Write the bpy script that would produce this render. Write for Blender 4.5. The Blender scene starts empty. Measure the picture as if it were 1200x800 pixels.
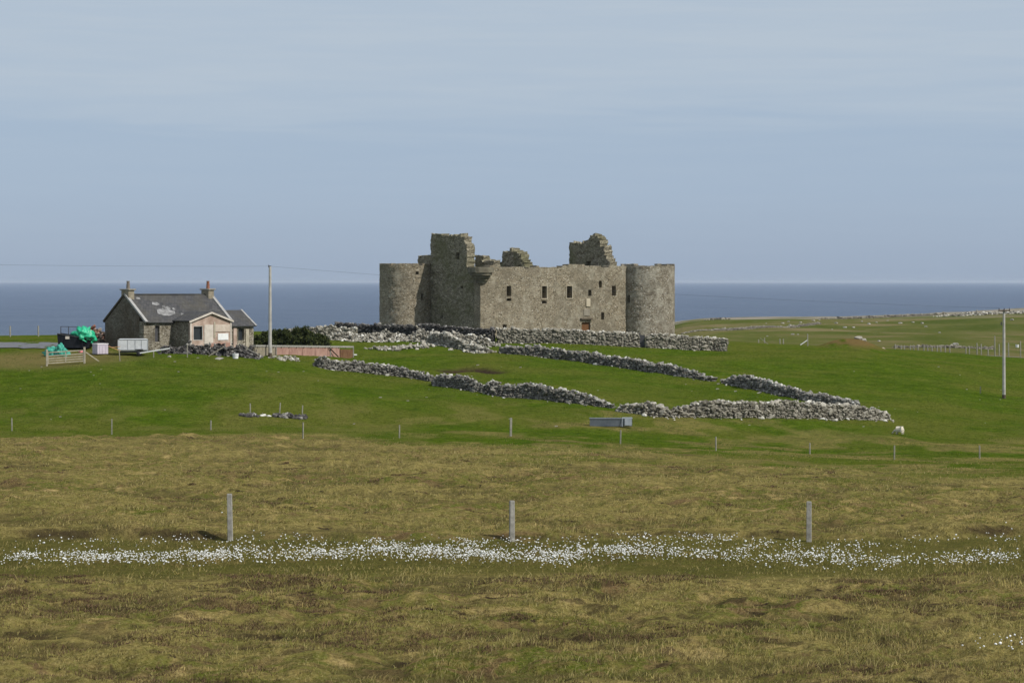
import bpy, bmesh, math, random
import numpy as np
from mathutils import Vector, Matrix, noise as mnoise

random.seed(7); RNG = np.random.default_rng(11)
SC = bpy.context.scene
COL = SC.collection
F = 3000.0            # focal length in photograph pixels (1200 wide)
HX, HY = 600.0, 330.0 # where the level view axis meets the photograph

# ------------------------------------------------------------------ noise
def _hash(ix, iy, seed):
    h = (ix.astype(np.int64) * 374761393 + iy.astype(np.int64) * 668265263 + seed * 982451653) & 0x7fffffff
    h = ((h ^ (h >> 13)) * 1274126177) & 0x7fffffff
    h = ((h ^ (h >> 16)) * 1911520717) & 0x7fffffff
    return ((h ^ (h >> 15)) & 0xffffff) / float(0xffffff)
def vnoise(x, y, seed=0):
    x = np.asarray(x, float); y = np.asarray(y, float)
    ix = np.floor(x); iy = np.floor(y); fx = x - ix; fy = y - iy
    fx = fx*fx*fx*(fx*(fx*6-15)+10); fy = fy*fy*fy*(fy*(fy*6-15)+10)
    a = _hash(ix, iy, seed); b = _hash(ix+1, iy, seed); c = _hash(ix, iy+1, seed); d = _hash(ix+1, iy+1, seed)
    return (a*(1-fx)+b*fx)*(1-fy) + (c*(1-fx)+d*fx)*fy
def fbm(x, y, seed=0, oct=4):
    s = 0; a = .5; t = 0
    for k in range(oct):
        s = s + a*vnoise(np.asarray(x)*2**k, np.asarray(y)*2**k, seed+k*17); t += a; a *= .5
    return s/t*2-1
def sstep(a, b, x):
    t = np.clip((x-a)/(b-a), 0, 1); return t*t*(3-2*t)

# ------------------------------------------------------------------ terrain
DK = [0, 12, 30, 45, 68, 75, 110, 145, 180, 205, 230, 245, 260, 280, 300, 330, 360, 400, 450, 600, 750, 900, 1000, 1100, 1300, 1600]
NEAR = {0: -1.7, 12: -3.4, 30: -6.0, 45: -7.05, 68: -7.58, 75: -7.45}
CK = [0, 150, 300, 450, 600, 700, 790, 900, 1000, 1100, 1200]
ROWS = {  # height of the ground at each distance, noted as where it is seen
 110: [561,562,563,563,564,564,565,565,566,567,567],
 145: [526,526,527,528,530,533,536,540,543,545,546],
 180: [503,503,504,506,509,514,520,526,531,533,536],
 205: [451,445,449,466,470,474,482,490,497,503,508],
 230: [412,405,414,444,445,451,458,462,467,475,485],
 245: [407,401,406,430,432,438,445,448,452,460,470],
 260: [406,400,403,418,419,425,431,435,438,446,457],
 280: [401,396,397,403,404,407,413,417,420,428,440],
 300: [398,394,393,391,391,392,400,406,410,417,428],
 330: [394,391,388,386,386,388,396,402,406,411.5,420],
 360: [393,391,388,387,387,389,402,409,411,414,423]}
FAR = {
 400: [-12]*6 + [404,411,413,415,420],
 450: [-17]*6 + [402,409,411,412,416],
 600: [-24]*6 + [389,393,394,393,394],
 750: [-26]*6 + [380,381,381,379,376],
 900: [-26]*6 + [375,374,373,370,366],
 1000:[-26]*6 + [374,372,370,367,361],
 1100:[-26]*6 + [375,372,370,366.5,360.5],
 1300:[-28]*11, 1600:[-30]*11}
def build_table():
    Z = np.zeros((len(DK), len(CK)))
    for i, d in enumerate(DK):
        if d in NEAR: Z[i] = NEAR[d]
        else:
            r = ROWS.get(d) or FAR[d]
            Z[i] = [v if v < 0 else -(v-HY)/F*d for v in r]
    ds = np.arange(0, 1601, 1.0); cs = np.arange(-600, 1801, 20.0)
    A = np.stack([np.interp(ds, DK, Z[:, j]) for j in range(len(CK))], 1)
    def blur(v, w):
        k = np.exp(-np.linspace(-2, 2, 2*w+1)**2); k /= k.sum()
        return np.convolve(np.pad(v, w, mode='edge'), k, 'valid')
    A = np.stack([blur(A[:, j], 7) for j in range(A.shape[1])], 1)
    B = np.stack([blur(np.interp(cs, CK, A[i]), 4) for i in range(len(ds))], 0)
    return ds, cs, B
TD, TC, TZ = build_table()
def base_h(x, y):
    x = np.asarray(x, float); y = np.asarray(y, float)
    r = np.hypot(x, y)+1e-9; az = np.arctan2(x, y)
    azc = np.clip(az, -.36, .36)
    d = r*np.cos(azc); c = HX+F*np.tan(azc)
    i = np.clip(d, 0, 1598.99); j = np.clip((c-TC[0])/20.0, 0, len(TC)-1.01)
    i0 = i.astype(int); j0 = j.astype(int); fi = i-i0; fj = j-j0
    return (TZ[i0, j0]*(1-fi)*(1-fj)+TZ[i0+1, j0]*fi*(1-fj)+TZ[i0, j0+1]*(1-fi)*fj+TZ[i0+1, j0+1]*fi*fj)
def moor_mask(x, y):
    xx = np.asarray(x); soft = sstep(-12, 6, xx)
    edge = 171 + 6*fbm(x/14., y/14., 5, 3) - sstep(0, 20, xx)*10 - 15*soft
    return 1-sstep(edge-6-34*soft, edge+5+6*soft, np.hypot(x, y) + (10+34*soft)*fbm(xx/7., np.asarray(y)/9., 9, 4))
def rough_edge(x, y):   # rushy, browner turf where the field meets the moor
    x = np.asarray(x, float); y = np.asarray(y, float); r = np.hypot(x, y)
    return sstep(224, 180, r+14*fbm(x/9., y/9., 141, 3))*sstep(-.12, .22, fbm(x/3.2, y/5., 142, 4))*(.35+.65*sstep(-14, 4, x))
def peat_line(x):
    return 75.6 + 1.3*fbm(np.asarray(x)/6., np.asarray(x)*0+3.3, 31, 4)
def G(x, y):
    x = np.asarray(x, float); y = np.asarray(y, float)
    h = base_h(x, y); m = moor_mask(x, y); near = sstep(380, 250, np.hypot(x, y)); farr = sstep(330, 420, np.hypot(x, y))
    hum = .24*fbm(x/2.3, y/2.3, 1, 3) + .17*fbm(x/.75, y/.75, 2, 3) + .22*fbm(x/9., y/9., 3, 2)
    bog = sstep(62, 66, y)*sstep(79, 75, y)
    h = h + m*hum*(1-.75*bog)
    h = h + (1-m)*near*(.17*fbm(x/4., y/4., 4, 4)+.30*fbm(x/17., y/17., 6, 2))
    h = h + farr*(1.1*fbm(x/45., y/60., 8, 4))*sstep(330, 600, y)
    pl = peat_line(x)
    step = sstep(pl-.35, pl+.1, y)*sstep(pl+11, pl+1, y)
    amt = .10+.14*sstep(-.25, .5, fbm(x/3.4, x*0+9.1, 33, 2))
    h = h + step*amt - amt*.35*sstep(63, 70, y)*(1-sstep(pl-.35, pl+.1, y))
    return h
def g1(x, y): return float(G(np.array([x]), np.array([y]))[0])
def pos(px, d):                      # ground point at a bearing and distance
    x = (px-HX)/F*d; return Vector((x, d, g1(x, d)))
_dd = np.arange(40, 1100, .25)
def at(px, py):                      # nearest ground point seen there
    x = (px-HX)/F*_dd; z = G(x, _dd); yy = HY-F*z/_dd
    k = np.argmax(yy <= py); 
    if yy[k] > py: k = int(np.argmin(yy))
    return Vector((x[k], _dd[k], z[k]))
def pt(px, py, d): return Vector(((px-HX)/F*d, d, -(py-HY)/F*d))

# ------------------------------------------------------------------ objects
def tag(o, label=None, cat=None, group=None, kind=None):
    if label: o['label'] = label
    if cat: o['category'] = cat
    if group: o['group'] = group
    if kind: o['kind'] = kind
    elif cat: o['kind'] = 'thing'
    return o
def empty(name, loc, label, cat, group=None, rz=0):
    o = bpy.data.objects.new(name, None); COL.objects.link(o); o.location = loc; o.rotation_euler = (0, 0, rz)
    o.empty_display_size = .3
    return tag(o, label, cat, group)
def mesh_obj(name, V, Fc, mat, parent=None, smooth=False, rnd=None, uv=None):
    me = bpy.data.meshes.new(name); me.from_pydata([tuple(v) for v in V], [], Fc); me.update()
    if uv is not None:
        l = me.uv_layers.new(name='UVMap')
        for i, lp in enumerate(me.loops): l.data[i].uv = uv[i]
    if rnd is not None:
        a = me.attributes.new('rnd', 'FLOAT', 'POINT'); a.data.foreach_set('value', np.asarray(rnd, dtype=np.float32))
    if smooth: me.polygons.foreach_set('use_smooth', [True]*len(me.polygons))
    o = bpy.data.objects.new(name, me); COL.objects.link(o); o.parent = parent
    if mat: me.materials.append(mat)
    return o
def np_mesh(name, V, quads=None, tris=None, mat=None, rnd=None, smooth=False, attrs=None):
    me = bpy.data.meshes.new(name); V = np.asarray(V, dtype=np.float32)
    me.vertices.add(len(V)); me.vertices.foreach_set('co', V.ravel())
    loops = []; starts = []; tot = []; n = 0
    if quads is not None and len(quads):
        loops.append(np.asarray(quads).ravel()); starts.append(np.arange(len(quads))*4); tot.append(np.full(len(quads), 4)); n = len(quads)*4
    if tris is not None and len(tris):
        loops.append(np.asarray(tris).ravel()); starts.append(n+np.arange(len(tris))*3); tot.append(np.full(len(tris), 3))
    loops = np.concatenate(loops).astype(np.int32); starts = np.concatenate(starts).astype(np.int32); tot = np.concatenate(tot).astype(np.int32)
    me.loops.add(len(loops)); me.loops.foreach_set('vertex_index', loops)
    me.polygons.add(len(starts)); me.polygons.foreach_set('loop_start', starts); me.polygons.foreach_set('loop_total', tot)
    me.polygons.foreach_set('use_smooth', np.full(len(starts), smooth))
    me.update(calc_edges=True)
    at_ = dict(attrs or {})
    if rnd is not None: at_['rnd'] = rnd
    for k, v in at_.items():
        a = me.attributes.new(k, 'FLOAT', 'POINT'); a.data.foreach_set('value', np.asarray(v, dtype=np.float32))
    o = bpy.data.objects.new(name, me); COL.objects.link(o)
    if mat: me.materials.append(mat)
    return o
class MB:
    """collects boxes, tubes, prisms, then builds ONE mesh object"""
    def __init__(s): s.V = []; s.F = []
    def add(s, V, Fc):
        n = len(s.V); s.V += [Vector(v) for v in V]; s.F += [tuple(i+n for i in f) for f in Fc]
    def box(s, c, size, rz=0, M=None, taper=1):
        a, b, h = size[0]/2, size[1]/2, size[2]/2
        V = [Vector((x*a*(taper if z > 0 else 1), y*b*(taper if z > 0 else 1), z*h)) for z in (-1, 1) for y in (-1, 1) for x in (-1, 1)]
        R = M if M else Matrix.Rotation(rz, 3, 'Z')
        s.add([R @ v + Vector(c) for v in V], [(0,2,3,1),(4,5,7,6),(0,1,5,4),(1,3,7,5),(3,2,6,7),(2,0,4,6)])
    def tube(s, p, q, r, r2=None, n=8):
        p = Vector(p); q = Vector(q); r2 = r if r2 is None else r2
        z = (q-p).normalized(); x = z.orthogonal().normalized(); y = z.cross(x)
        V = [p+(x*math.cos(t)+y*math.sin(t))*r for t in [2*math.pi*i/n for i in range(n)]] + [q+(x*math.cos(t)+y*math.sin(t))*r2 for t in [2*math.pi*i/n for i in range(n)]]
        Fc = [(i, (i+1) % n, n+(i+1) % n, n+i) for i in range(n)]+[tuple(range(n-1, -1, -1)), tuple(range(n, 2*n))]
        s.add(V, Fc)
    def bar(s, p, q, w, t):
        p = Vector(p); q = Vector(q); z = (q-p); L = z.length; z.normalize()
        x = z.cross(Vector((0, 0, 1))); x = x.normalized() if x.length > 1e-4 else Vector((1, 0, 0)); y = z.cross(x)
        M = Matrix((x, y, z)).transposed()
        s.box((p+q)/2, (w, t, L), M=M)
    def slab(s, pts, nrm, t):
        """polygon extruded by t along nrm"""
        n = len(pts); nrm = Vector(nrm)*t; pts = [Vector(p) for p in pts]
        s.add(pts+[p+nrm for p in pts], [tuple(range(n-1, -1, -1)), tuple(range(n, 2*n))]+[(i, (i+1) % n, n+(i+1) % n, n+i) for i in range(n)])
    def build(s, name, mat, parent=None, smooth=False, wob=0, bevel=0):
        V = s.V
        if wob: V = [v+Vector((random.uniform(-wob, wob), random.uniform(-wob, wob), random.uniform(-wob, wob))) for v in V]
        o = mesh_obj(name, V, s.F, mat, parent, smooth)
        bm = bmesh.new(); bm.from_mesh(o.data); bmesh.ops.recalc_face_normals(bm, faces=bm.faces)
        if bevel: bmesh.ops.bevel(bm, geom=list(bm.edges), offset=bevel, segments=1, affect='EDGES')
        bm.to_mesh(o.data); bm.free(); return o
def copy_tree(o, parent=None):
    c = o.copy(); COL.objects.link(c); c.parent = parent
    for ch in [k for k in o.children]: copy_tree(ch, c)
    return c

# ------------------------------------------------------------------ materials
def mat(name):
    m = bpy.data.materials.new(name); m.use_nodes = True; nt = m.node_tree
    b = nt.nodes['Principled BSDF']; b.inputs['Roughness'].default_value = .9; b.inputs['Specular IOR Level'].default_value = .06
    return m, nt, b
def N(nt, t, **k):
    n = nt.nodes.new(t)
    for a, v in k.items(): setattr(n, a, v)
    return n
def ramp(nt, src, stops, interp='LINEAR'):
    r = N(nt, 'ShaderNodeValToRGB'); r.color_ramp.interpolation = interp
    while len(r.color_ramp.elements) < len(stops): r.color_ramp.elements.new(.5)
    for e, (p, c) in zip(r.color_ramp.elements, stops):
        e.position = p; e.color = (*c, 1) if len(c) == 3 else c
    nt.links.new(src, r.inputs[0]); return r.outputs[0]
def noise_n(nt, vec, scale, detail=4, rough=.55, dist=0):
    n = N(nt, 'ShaderNodeTexNoise'); n.inputs['Scale'].default_value = scale; n.inputs['Detail'].default_value = detail
    n.inputs['Roughness'].default_value = rough; n.inputs['Distortion'].default_value = dist
    nt.links.new(vec, n.inputs['Vector']); return n.outputs['Fac']
def mixc(nt, fac, a, b, mode='MIX'):
    m = N(nt, 'ShaderNodeMix', data_type='RGBA', blend_type=mode)
    for s, v in ((m.inputs[0], fac), (m.inputs[6], a), (m.inputs[7], b)):
        if isinstance(v, (int, float)): s.default_value = v
        elif isinstance(v, tuple): s.default_value = (*v, 1) if len(v) == 3 else v
        else: nt.links.new(v, s)
    return m.outputs[2]
def math_n(nt, op, a, b=None, clamp=False):
    m = N(nt, 'ShaderNodeMath', operation=op, use_clamp=clamp)
    for s, v in ((m.inputs[0], a), (m.inputs[1], b)):
        if v is None: continue
        if isinstance(v, (int, float)): s.default_value = v
        else: nt.links.new(v, s)
    return m.outputs[0]
def bump(nt, b, h, strength=.5, dist=.05):
    n = N(nt, 'ShaderNodeBump'); n.inputs['Strength'].default_value = strength; n.inputs['Distance'].default_value = dist
    nt.links.new(h, n.inputs['Height']); nt.links.new(n.outputs[0], b.inputs['Normal'])
def wpos(nt): return N(nt, 'ShaderNodeNewGeometry').outputs['Position']
def objc(nt): return N(nt, 'ShaderNodeTexCoord').outputs['Object']
def attr(nt, name): 
    a = N(nt, 'ShaderNodeAttribute'); a.attribute_name = name; return a.outputs['Fac']
def simple(name, c1, c2, scale=6, rough=.85, bs=.3, spec=.08, metal=0, detail=5):
    m, nt, b = mat(name); v = objc(nt); n = noise_n(nt, v, scale, detail, .6)
    nt.links.new(ramp(nt, n, [(.32, c1), (.68, c2)]), b.inputs['Base Color'])
    b.inputs['Roughness'].default_value = rough; b.inputs['Specular IOR Level'].default_value = spec; b.inputs['Metallic'].default_value = metal
    if bs: bump(nt, b, noise_n(nt, v, scale*3, 4), bs, .02)
    return m
def stretch(nt, v, s):
    m = N(nt, 'ShaderNodeMapping'); m.inputs['Scale'].default_value = s; nt.links.new(v, m.inputs[0]); return m.outputs[0]

# ground
MOOR_G = (.108, .132, .020); MOOR_S = (.48, .35, .150); MOOR_B = (.150, .090, .050); PEAT = (.046, .031, .021)
def moor_colour(nt, p, blades=False):
    big = noise_n(nt, p, .16, 5, .6, .6); mid = noise_n(nt, p, .75, 5, .62, .5); fine = noise_n(nt, p, 3.2, 5, .65)
    c = ramp(nt, mid, [(.30, MOOR_B), (.42, (.215,.152,.062)), (.48, MOOR_G), (.52, (.155,.148,.034)), (.59, (.30,.230,.080)), (.70, MOOR_S)])
    c = mixc(nt, ramp(nt, big, [(.38, (0,0,0)), (.62, (1,1,1))]), c, mixc(nt, fine, (.150,.150,.032), (.38,.285,.110)))
    c = mixc(nt, ramp(nt, fine, [(.38, (.7,.7,.7)), (.52, (0,0,0))]), c, (.125,.095,.038))
    vf = noise_n(nt, p, 13, 4, .7)
    c = mixc(nt, 1, c, ramp(nt, vf, [(.30, (.55,.52,.5)), (.5, (1,1,1)), (.72, (1.0,1.0,1.0))]), 'MULTIPLY')
    c = mixc(nt, ramp(nt, vf, [(.54, (0,0,0)), (.70, (.5,.5,.5))]), c, (.40,.33,.15))
    return c
def ground_mat():
    m, nt, b = mat('ground_turf'); p = wpos(nt); L = nt.links
    moor = moor_colour(nt, p)
    blotch = ramp(nt, noise_n(nt, p, .55, 6, .68, .8), [(.31, (.8,.8,.8)), (.40, (0,0,0))])
    moor = mixc(nt, blotch, moor, MOOR_B)
    dotm = ramp(nt, noise_n(nt, p, 1.3, 4, .6, .8), [(.30, (1,1,1)), (.37, (0,0,0))])
    moor = mixc(nt, dotm, moor, PEAT)
    moor = mixc(nt, math_n(nt, 'MULTIPLY', attr(nt, 'hol'), .6), moor, mixc(nt, noise_n(nt, p, 1.9, 4), (.055,.042,.025), (.10,.085,.03)))
    # short grazed turf
    g1_ = noise_n(nt, p, .07, 5, .6, .5); g2 = noise_n(nt, p, .5, 5, .62, .4); g3 = noise_n(nt, p, 2.6, 4, .6)
    grn = ramp(nt, g2, [(.32, (.042,.078,.006)), (.46, (.066,.110,.008)), (.56, (.083,.127,.010)), (.70, (.115,.142,.020))])
    grn = mixc(nt, ramp(nt, g1_, [(.44, (0,0,0)), (.62, (.85,.85,.85))]), grn, (.125,.132,.024))
    grn = mixc(nt, ramp(nt, g3, [(.38, (.6,.6,.6)), (.56, (0,0,0))]), grn, (.040,.060,.006))
    grn = mixc(nt, ramp(nt, noise_n(nt, p, .33, 6, .7, 1.), [(.62, (0,0,0)), (.72, (.6,.6,.6))]), grn, (.15,.135,.035))
    g4 = noise_n(nt, p, 7, 4, .7); grn = mixc(nt, 1, grn, ramp(nt, g4, [(.3, (.62,.64,.6)), (.5, (1,1,1))]), 'MULTIPLY')
    grn = mixc(nt, ramp(nt, g4, [(.55, (0,0,0)), (.72, (.4,.4,.4))]), grn, (.20,.22,.045))
    # far coarse pasture
    f1 = noise_n(nt, stretch(nt, p, (1, .5, 1)), .03, 6, .65, .5)
    farc = ramp(nt, f1, [(.36, (.068,.088,.016)), (.48, (.098,.108,.026)), (.56, (.14,.125,.048)), (.66, (.19,.155,.075))])
    farc = mixc(nt, ramp(nt, noise_n(nt, p, .25, 6, .7), [(.58, (0,0,0)), (.70, (.7,.7,.7))]), farc, (.22,.19,.13))
    c = mixc(nt, attr(nt, 'moor'), grn, moor)
    c = mixc(nt, attr(nt, 'far'), c, farc)
    c = mixc(nt, attr(nt, 'wet'), c, mixc(nt, noise_n(nt, p, 1.1, 4), (.06,.070,.014), (.13,.11,.032)))
    c = mixc(nt, attr(nt, 'peat'), c, PEAT)
    c = mixc(nt, attr(nt, 'soil'), c, mixc(nt, noise_n(nt, p, 1.8, 4), (.11,.072,.028), (.19,.135,.05)))
    c = mixc(nt, attr(nt, 'shore'), c, mixc(nt, noise_n(nt, p, .35, 6, .7), (.16,.13,.10), (.42,.38,.33)))
    c = mixc(nt, attr(nt, 'dry'), c, mixc(nt, noise_n(nt, p, .9, 5), (.12,.105,.035), (.23,.17,.075)))
    L.new(c, b.inputs['Base Color']); b.inputs['Roughness'].default_value = 1; b.inputs['Specular IOR Level'].default_value = 0
    h = math_n(nt, 'ADD', noise_n(nt, p, 7, 6, .7), math_n(nt, 'MULTIPLY', noise_n(nt, p, 1.6, 5, .65), 1.6))
    bump(nt, b, h, .9, .22); return m

def blade_mat():
    m, nt, b = mat('moor_grass_blades'); p = wpos(nt)
    base = moor_colour(nt, p)
    c = mixc(nt, ramp(nt, attr(nt, 'rnd'), [(.45, (0,0,0)), (.95, (.5,.5,.5))]), base, (.40,.335,.16))
    c = mixc(nt, ramp(nt, attr(nt, 'rnd'), [(.02, (.7,.7,.7)), (.2, (0,0,0))]), c, (.080,.115,.016))
    nt.links.new(c, b.inputs['Base Color']); b.inputs['Roughness'].default_value = .9; b.inputs['Specular IOR Level'].default_value = 0
    return m

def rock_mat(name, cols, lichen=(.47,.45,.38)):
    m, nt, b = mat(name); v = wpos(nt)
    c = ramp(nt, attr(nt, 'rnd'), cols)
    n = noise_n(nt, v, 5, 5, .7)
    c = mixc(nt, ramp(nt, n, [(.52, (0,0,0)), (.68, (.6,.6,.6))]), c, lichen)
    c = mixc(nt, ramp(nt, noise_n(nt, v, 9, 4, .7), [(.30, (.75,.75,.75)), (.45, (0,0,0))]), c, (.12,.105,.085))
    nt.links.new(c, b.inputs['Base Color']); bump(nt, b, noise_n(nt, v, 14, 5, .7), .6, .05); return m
ROCK = rock_mat('drystone', [(0, (.09,.083,.072)), (.4, (.17,.16,.14)), (.78, (.28,.265,.235)), (.9, (.42,.40,.355)), (1, (.66,.64,.58))])  # low tones darkened to put shade into the wall faces
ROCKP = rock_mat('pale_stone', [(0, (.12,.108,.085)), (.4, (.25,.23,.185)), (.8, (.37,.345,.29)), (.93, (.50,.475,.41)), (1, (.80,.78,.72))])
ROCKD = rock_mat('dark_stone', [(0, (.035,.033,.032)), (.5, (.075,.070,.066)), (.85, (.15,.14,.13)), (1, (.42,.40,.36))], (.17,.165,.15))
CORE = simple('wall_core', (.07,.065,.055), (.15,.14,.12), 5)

def masonry(name, tones, mortar, sx=2.6, sy=5.2, pale=(.42,.39,.31), pale_t=(.62,.78), stain=(.10,.088,.066)):
    m, nt, b = mat(name); L = nt.links
    uv = N(nt, 'ShaderNodeUVMap').outputs[0]; p = wpos(nt)
    nz = N(nt, 'ShaderNodeTexNoise'); nz.inputs['Scale'].default_value = 1.2; L.new(uv, nz.inputs['Vector'])
    ad = N(nt, 'ShaderNodeVectorMath', operation='MULTIPLY_ADD'); L.new(nz.outputs['Color'], ad.inputs[0]); ad.inputs[1].default_value = (.25, .16, 0); L.new(uv, ad.inputs[2])
    mp = stretch(nt, ad.outputs[0], (sx, sy, 1))
    vo = N(nt, 'ShaderNodeTexVoronoi', voronoi_dimensions='2D'); vo.inputs['Randomness'].default_value = .85; L.new(mp, vo.inputs['Vector'])
    ve = N(nt, 'ShaderNodeTexVoronoi', voronoi_dimensions='2D', feature='DISTANCE_TO_EDGE'); ve.inputs['Randomness'].default_value = .85; L.new(mp, ve.inputs['Vector'])
    sp = N(nt, 'ShaderNodeSeparateColor'); L.new(vo.outputs['Color'], sp.inputs[0])
    c = ramp(nt, sp.outputs[0], tones)
    c = mixc(nt, ramp(nt, noise_n(nt, p, .30, 6, .68, .6), [(.36, (.75,.75,.75)), (.56, (0,0,0))]), c, stain)
    c = mixc(nt, ramp(nt, noise_n(nt, stretch(nt, p, (1,1,.25)), 1.1, 4, .6), [(.30, (.55,.55,.55)), (.46, (0,0,0))]), c, stain)
    c = mixc(nt, ramp(nt, noise_n(nt, p, .8, 6, .72), [(pale_t[0]-.06, (0,0,0)), (pale_t[1], (.8,.8,.8))]), c, pale)
    edge = ramp(nt, ve.outputs['Distance'], [(.02, (1,1,1)), (.13, (0,0,0))])
    c = mixc(nt, math_n(nt, 'MULTIPLY', edge, .65), c, mortar)
    # tops gather lichen and turf
    L.new(c, b.inputs['Base Color'])
    h = math_n(nt, 'ADD', ramp(nt, ve.outputs['Distance'], [(0, (0,0,0)), (.2, (1,1,1))]), noise_n(nt, p, 6, 5, .7))
    h = math_n(nt, 'ADD', h, math_n(nt, 'MULTIPLY', sp.outputs[1], 1.4))
    bump(nt, b, h, .7, .06); return m
MASON = masonry('castle_rubble_masonry', [(0, (.05,.042,.03)), (.06, (.09,.075,.052)), (.15, (.24,.20,.14)), (.55, (.34,.285,.20)), (.92, (.41,.355,.26)), (1, (.72,.68,.57))], (.25,.21,.15), 1.5, 2.9, pale=(.50,.46,.36), pale_t=(.56,.74), stain=(.19,.165,.12))
MASON_T = masonry('tower_rubble_masonry', [(0, (.09,.075,.055)), (.14, (.21,.18,.135)), (.55, (.31,.265,.20)), (.85, (.40,.35,.27)), (1, (.80,.76,.68))], (.22,.19,.14), 1.5, 2.9, pale=(.55,.51,.42), pale_t=(.50,.66), stain=(.16,.135,.10))
MASON_D = masonry('ruined_masonry', [(0, (.12,.105,.078)), (.3, (.24,.21,.155)), (.8, (.36,.32,.23)), (1, (.50,.46,.35))], (.12,.11,.08), 1.5, 2.8, pale=(.38,.35,.24), stain=(.17,.165,.085))
MASON_H = masonry('cottage_rubble', [(0, (.12,.10,.07)), (.3, (.30,.26,.19)), (.7, (.45,.40,.31)), (1, (.75,.70,.60))], (.12,.10,.075), 1.5, 3.2)
MASON_G = masonry('cottage_gable_render', [(0, (.10,.09,.070)), (.5, (.18,.155,.125)), (1, (.28,.25,.20))], (.14,.12,.10), 1.5, 3.2, pale=(.30,.27,.22), stain=(.10,.070,.045))
SANDST = simple('dressed_sandstone', (.40,.34,.25), (.50,.44,.33), 3)
LINTEL = simple('dark_lintel', (.07,.055,.04), (.11,.09,.065), 4)
DOORW = simple('orange_brown_door_paint', (.12,.062,.030), (.18,.09,.042), 4)
WOOD = simple('weathered_grey_wood', (.20,.19,.165), (.40,.38,.335), 7)
WOODT = simple('bleached_wood', (.30,.27,.20), (.48,.43,.34), 4)
POLEW = simple('pole_wood', (.33,.31,.28), (.50,.475,.43), 2)
DARKW = simple('dark_metal', (.05,.05,.055), (.09,.09,.095), 5, .6)
INSUL = simple('insulator', (.06,.05,.05), (.11,.09,.08), 4, .3)
SLATE_C = [(.040,.040,.043), (.085,.083,.085)]

def slate_mat():
    m, nt, b = mat('slate_roof'); v = N(nt, 'ShaderNodeUVMap').outputs[0]; p = wpos(nt)
    br = N(nt, 'ShaderNodeTexBrick'); nt.links.new(v, br.inputs['Vector']); br.inputs['Scale'].default_value = 1
    br.inputs['Brick Width'].default_value = .34; br.inputs['Row Height'].default_value = .22; br.inputs['Mortar Size'].default_value = .014
    br.inputs['Color1'].default_value = (.055,.055,.058,1); br.inputs['Color2'].default_value = (.090,.088,.089,1); br.inputs['Mortar'].default_value = (.03,.03,.03,1)
    c = mixc(nt, ramp(nt, noise_n(nt, p, .6, 5, .65), [(.42, (0,0,0)), (.7, (.7,.7,.7))]), br.outputs[0], (.085,.078,.062))
    c = mixc(nt, ramp(nt, noise_n(nt, p, 2.2, 5, .7), [(.60, (0,0,0)), (.72, (.6,.6,.6))]), c, (.17,.17,.16))
    nt.links.new(c, b.inputs['Base Color']); b.inputs['Roughness'].default_value = .75
    bump(nt, b, br.outputs['Fac'], -.5, .03); return m
SLATE = slate_mat()
FELT = simple('bare_roof_underlay', (.13,.128,.125), (.30,.295,.29), 3.5)
PINK = simple('weathered_pink_boarding', (.27,.185,.14), (.52,.41,.34), 1.3, .9, .3, detail=9)
PINKR = simple('pink_render', (.28,.16,.125), (.43,.27,.215), 1.5)
CREAM = simple('cream_board', (.46,.41,.35), (.62,.56,.49), 2)
WHITE = simple('white_paint', (.66,.66,.65), (.80,.80,.78), 3, .6, .1)
SKEW = simple('skew_stone', (.27,.26,.25), (.38,.37,.35), 3)
CHIM = simple('chimney_stone', (.20,.17,.12), (.33,.29,.22), 3)
POT = simple('terracotta_pot', (.20,.085,.055), (.30,.14,.09), 4)
POTG = simple('sooty_pot', (.15,.13,.11), (.22,.19,.16), 4)
GREENP = simple('green_tarpaulin', (.008,.30,.15), (.03,.48,.26), 3, .45, .4, .5)
TEALP = simple('teal_netting', (.03,.24,.18), (.10,.42,.32), 5, .6, .4)
SKIPB = simple('skip_paint', (.010,.011,.014), (.022,.024,.03), 3, .6, .1)
LILAC = simple('lilac_plastic', (.46,.41,.47), (.58,.52,.58), 3, .5, .1)
ALU = simple('aluminium_sheet', (.50,.51,.52), (.62,.63,.64), 3, .5, .1)
RUBBER = simple('tyre_rubber', (.015,.015,.016), (.03,.03,.03), 6)
ORANGE = simple('orange_timber', (.42,.22,.09), (.55,.32,.15), 4)
PINKO = simple('pink_plastic', (.60,.16,.18), (.70,.24,.25), 4, .5)
GALV = simple('galvanised_steel', (.11,.13,.155), (.17,.19,.22), 2, .55, .1, .3)
WOOL = simple('sheep_wool', (.52,.46,.36), (.72,.66,.54), 9, 1, .8)
ROADM = simple('road_asphalt', (.115,.118,.125), (.16,.16,.165), .6, .95, .1)
SOILM = simple('red_soil', (.11,.055,.030), (.20,.115,.06), 1.5)
def glass_mat():
    m, nt, b = mat('dark_glass'); b.inputs['Base Color'].default_value = (.03,.035,.04,1); b.inputs['Roughness'].default_value = .15; b.inputs['Specular IOR Level'].default_value = .6; return m
GLASS = glass_mat()

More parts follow.
